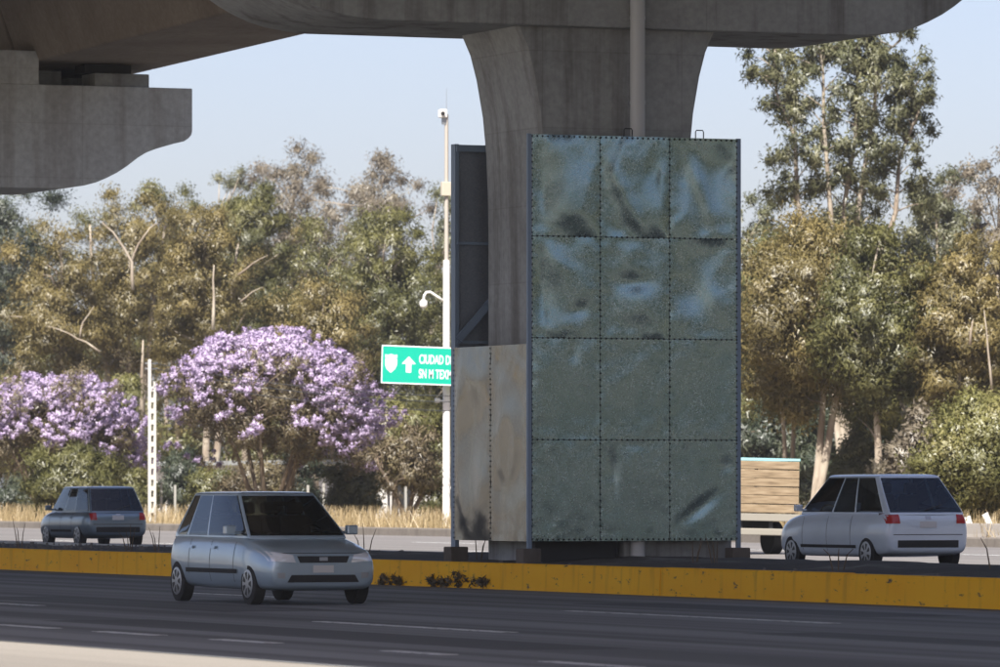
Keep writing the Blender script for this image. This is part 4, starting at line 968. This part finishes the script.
hatch = dict(
    st=[(0, .66, .30, .80), (.004, .69, .25, .86), (.02, .735, .21, .91), (.06, .775, .19, .955), (.13, .83, .19, .985), (.22, .89, .19, 1.0), (.29, .935, .19, 1.0), (.5, .95, .19, 1.0), (.72, .96, .19, 1.0), (.88, .96, .22, .98), (.955, .95, .25, .94), (.99, .90, .29, .86), (1.0, .78, .36, .78)],
    axle=(.68, .56), wr=.285,
    cab=dict(x=(.235, .972, .44, .875), zb=.925, wb=.90, wr=.70, side=[0, .015, .03, .25, .47, .485, .505, .52, .75, .765, .785, .80, .925, .94, 1], glass=[1, 2, 3, 4, 6, 7, 8, 10, 11, 12], pane=[0] * 6 + [1] * 4 + [2] * 4),
    seats=(.48, .72), seams=[(.30, .30, .90), (.53, .30, .92), (.74, .40, .92)], handles=(.50, .72),
    lamps=[('headlight', [(.40, .575), (.76, .60), (.78, .74), (.44, .68)], '+x', 'head'), ('grille', [(-.34, .575), (.34, .575), (.38, .665), (-.38, .665)], '+x', 'black'), ('air_intake', [(-.52, .31), (.52, .31), (.46, .41), (-.46, .41)], '+x', 'black'),
           ('number_plate', [(-.15, .44), (.15, .44), (.15, .54), (-.15, .54)], '+x', 'plate'), ('fog_lamp', [(.55, .36), (.66, .37), (.66, .44), (.55, .44)], '+x', 'chrome'), ('tail_light', [(.55, .72), (.66, .72), (.66, .92), (.55, .92)], '-x', 'tail'), ('number_plate', [(-.15, .62), (.15, .62), (.15, .72), (-.15, .72)], '-x', 'plate')])
def suv(zs, lamps, **kw):
    d = dict(
        st=[(0, .66 * zs, .40, .74), (.012, .74 * zs, .32, .84), (.05, .84 * zs, .27, .93), (.12, .92 * zs, .25, .98), (.20, .98 * zs, .24, 1.0), (.28, 1.02 * zs, .24, 1.0), (.5, 1.03 * zs, .24, 1.0), (.75, 1.04 * zs, .24, 1.0), (.9, 1.04 * zs, .27, .99), (.965, 1.03 * zs, .30, .96), (.992, .99 * zs, .34, .90), (1.0, .86 * zs, .42, .84)],
        axle=(.82, .80), wr=.33,
        cab=dict(x=(.225, .985, .385, .875), zb=1.0 * zs, wb=.91, wr=.76, side=[0, .015, .03, .20, .373, .388, .403, .418, .633, .648, .663, .678, .95, .965, 1], glass=[1, 2, 3, 4, 6, 7, 8, 10, 11, 12], pane=[0] * 6 + [1] * 4 + [2] * 4),
        seats=(.44, .66), seams=[(.27, .36, .98 * zs), (.49, .36, 1.0 * zs), (.70, .46, 1.0 * zs)], handles=(.46, .67), lamps=lamps)
    d.update(kw); return d
LAMP_S = [('tail_light', [(.58, .74), (.76, .74), (.76, .96), (.60, .96)], '-x', 'tail'), ('number_plate', [(-.16, .74), (.16, .74), (.16, .86), (-.16, .86)], '-x', 'plate'), ('rear_bumper_insert', [(-.6, .42), (.6, .42), (.6, .56), (-.6, .56)], '-x', 'black'), ('headlight', [(.45, .72), (.70, .74), (.70, .88), (.5, .84)], '+x', 'head')]
LAMP_V = [('tail_light', [(.60, .90), (.86, .90), (.86, 1.10), (.62, 1.12)], '-x', 'tail'), ('number_plate', [(-.18, .82), (.18, .82), (.18, .94), (-.18, .94)], '-x', 'plate'), ('rear_bumper_insert', [(-.65, .44), (.65, .44), (.65, .58), (-.65, .58)], '-x', 'black'), ('headlight', [(.45, .76), (.72, .78), (.72, .94), (.5, .9)], '+x', 'head')]
P_SIL = m_paint('silver_blue_paint', (.40, .51, .59), .4); P_DRK = m_paint('grey_blue_paint', (.17, .235, .29)); P_WHT = m_paint('white_paint_car', (.68, .78, .86), .05)
def at_lane(px, x): return on_line(px, x)
p = at_lane(270, -7.1)
car('silver_hatchback', 'silver blue hatchback driving on the near road left of the enclosure', (p.x, p.y, .002), -math.pi / 2, P_SIL, 4.05, 1.70, 1.54, hatch, 'moving cars')
p = at_lane(92, 15.3)
car('estate_car', 'grey blue estate car on the far road before the left lilac tree', (p.x, p.y, .002), math.pi / 2, P_DRK, 4.15, 1.74, 1.62, suv(.96, LAMP_S, rear=.62), 'moving cars')
p = at_lane(871, 15.8)
car('white_van', 'white van shaped car on the far road right of the enclosure', (p.x, p.y, .002), math.pi / 2, P_WHT, 4.9, 1.9, 1.85, suv(1.10, LAMP_V, rear=.68, cab=dict(x=(.20, .985, .40, .83), zb=1.10, wb=.91, wr=.74, side=[0, .015, .03, .20, .373, .388, .403, .418, .633, .648, .663, .678, .92, .935, 1], glass=[1, 2, 3, 4, 6, 7, 8, 10, 11, 12], pane=[0] * 6 + [1] * 4 + [2] * 4)), 'moving cars')

# tan board sided truck, seen from behind between enclosure and van
M_TAN = mat('tan_boards', (.42, .31, .19), .75); q = N(M_TAN); q.color(q.ramp(q.noise(3, 5, q.coords((.6, .6, 6))), [(.3, (.15, .105, .06)), (.5, (.26, .19, .115)), (.7, (.34, .26, .17))]))
M_DIRTY = mat('dirty_white', (.27, .25, .21), .7)
M_CYAN = mat('cyan_trim', (.30, .55, .58), .5)
p = on_line(798, 25.6); TR = empty('board_truck', (24.5, p.y, .0), math.pi / 2, 'tan board sided lorry on the far road behind the enclosure edge', 'truck'); TR.rotation_euler = (math.radians(1.2), 0, math.pi / 2)
TW = 1.1
MB().box(.02, 4.4, -TW + .1, TW - .1, .86, .98).build('bed_floor', M_DARKM, TR)
for k in range(6):
    z0 = 1.0 + k * .205 + .006 * (k % 2)
    MB().box(0, .05, -TW, TW, z0, z0 + .188).build('tail_board', M_TAN, TR, bevel=.012)
    for s in (-1, 1): MB().box(.055, 4.4, *sorted((s * TW, s * (TW - .05))), z0, z0 + .188).build('side_board', M_TAN, TR, bevel=.012)
for s in (-1, 0, 1): MB().box(.052, .09, s * (TW - .1) - .04, s * (TW - .1) + .04, .98, 2.22).build('stake', M_RUSTY, TR)
MB().box(-.01, .06, -TW - .01, TW + .01, 2.235, 2.29).build('top_rail', M_CYAN, TR)
for s in (-1, 1): MB().box(.065, 4.4, *sorted((s * TW, s * (TW - .06))), 2.235, 2.29).build('top_rail', M_CYAN, TR)
MB().box(-.06, .08, -TW, TW, .80, .97).build('rear_sill', M_DIRTY, TR, bevel=.01)
MB().box(-.05, .05, -1.0, 1.0, .46, .62).build('rear_bumper', M_DIRTY, TR, bevel=.02)
for s in (-1, 1):
    MB().box(.05, 5.5, s * .4 - .05, s * .4 + .05, .60, .855).build('chassis_rail', M_DARKM, TR)
    MB().box(-.085, -.055, *sorted((s * .75, s * .95)), .64, .76).build('tail_light', M_TAIL, TR)
    for x in (.95, 5.0):
        wh = MB().tube([(x, s * .72, .40), (x, s * .74, .40), (x, s * 1.0, .40), (x, s * 1.02, .40)], [.36, .40, .40, .36], 24).build('wheel', M_TYRE, TR, sharp=30)
        MB().tube([(x, s * 1.0, .40), (x, s * 1.03, .40)], [.22, .2], 18).build('rim', M_STEEL, wh, sharp=30)
cabp = [(4.6, .55), (6.3, .55), (6.35, 1.15), (6.15, 1.35), (5.85, 2.15), (4.7, 2.2), (4.6, 2.1)]
cbm = MB().prism([(x, z) for x, z in cabp], 'y', -1.0, 1.0).build('cab', M_WHITE, TR, bevel=.04)
MB().box(4.585, 4.598, -.7, .7, 1.4, 1.95).build('rear_window', M_GLASS, cbm)
for s in (-1, 1): MB().box(4.9, 5.8, *sorted((s * 1.0, s * 1.008)), 1.4, 2.0).build('side_window', M_GLASS, cbm)

# ------------------------------------------------------------------ the dusty air between here and the far trees
hz_ = MB().box(-1000, 1000, -1000, 1000, -1.2, 40).build('haze', None, kind='stuff')
mh = bpy.data.materials.new('dusty_air'); mh.use_nodes = True; mh.node_tree.nodes.clear(); q = N(mh)
pv = q.n('VolumePrincipled'); pv.inputs['Density'].default_value = .00016; pv.inputs['Color'].default_value = (.93, .95, 1, 1); pv.inputs['Anisotropy'].default_value = .1
o_ = q.n('OutputMaterial'); q.l(pv.outputs[0], o_.inputs['Volume']); hz_.data.materials.append(mh)
tag(hz_, 'pale dusty air softening the far trees', 'haze')
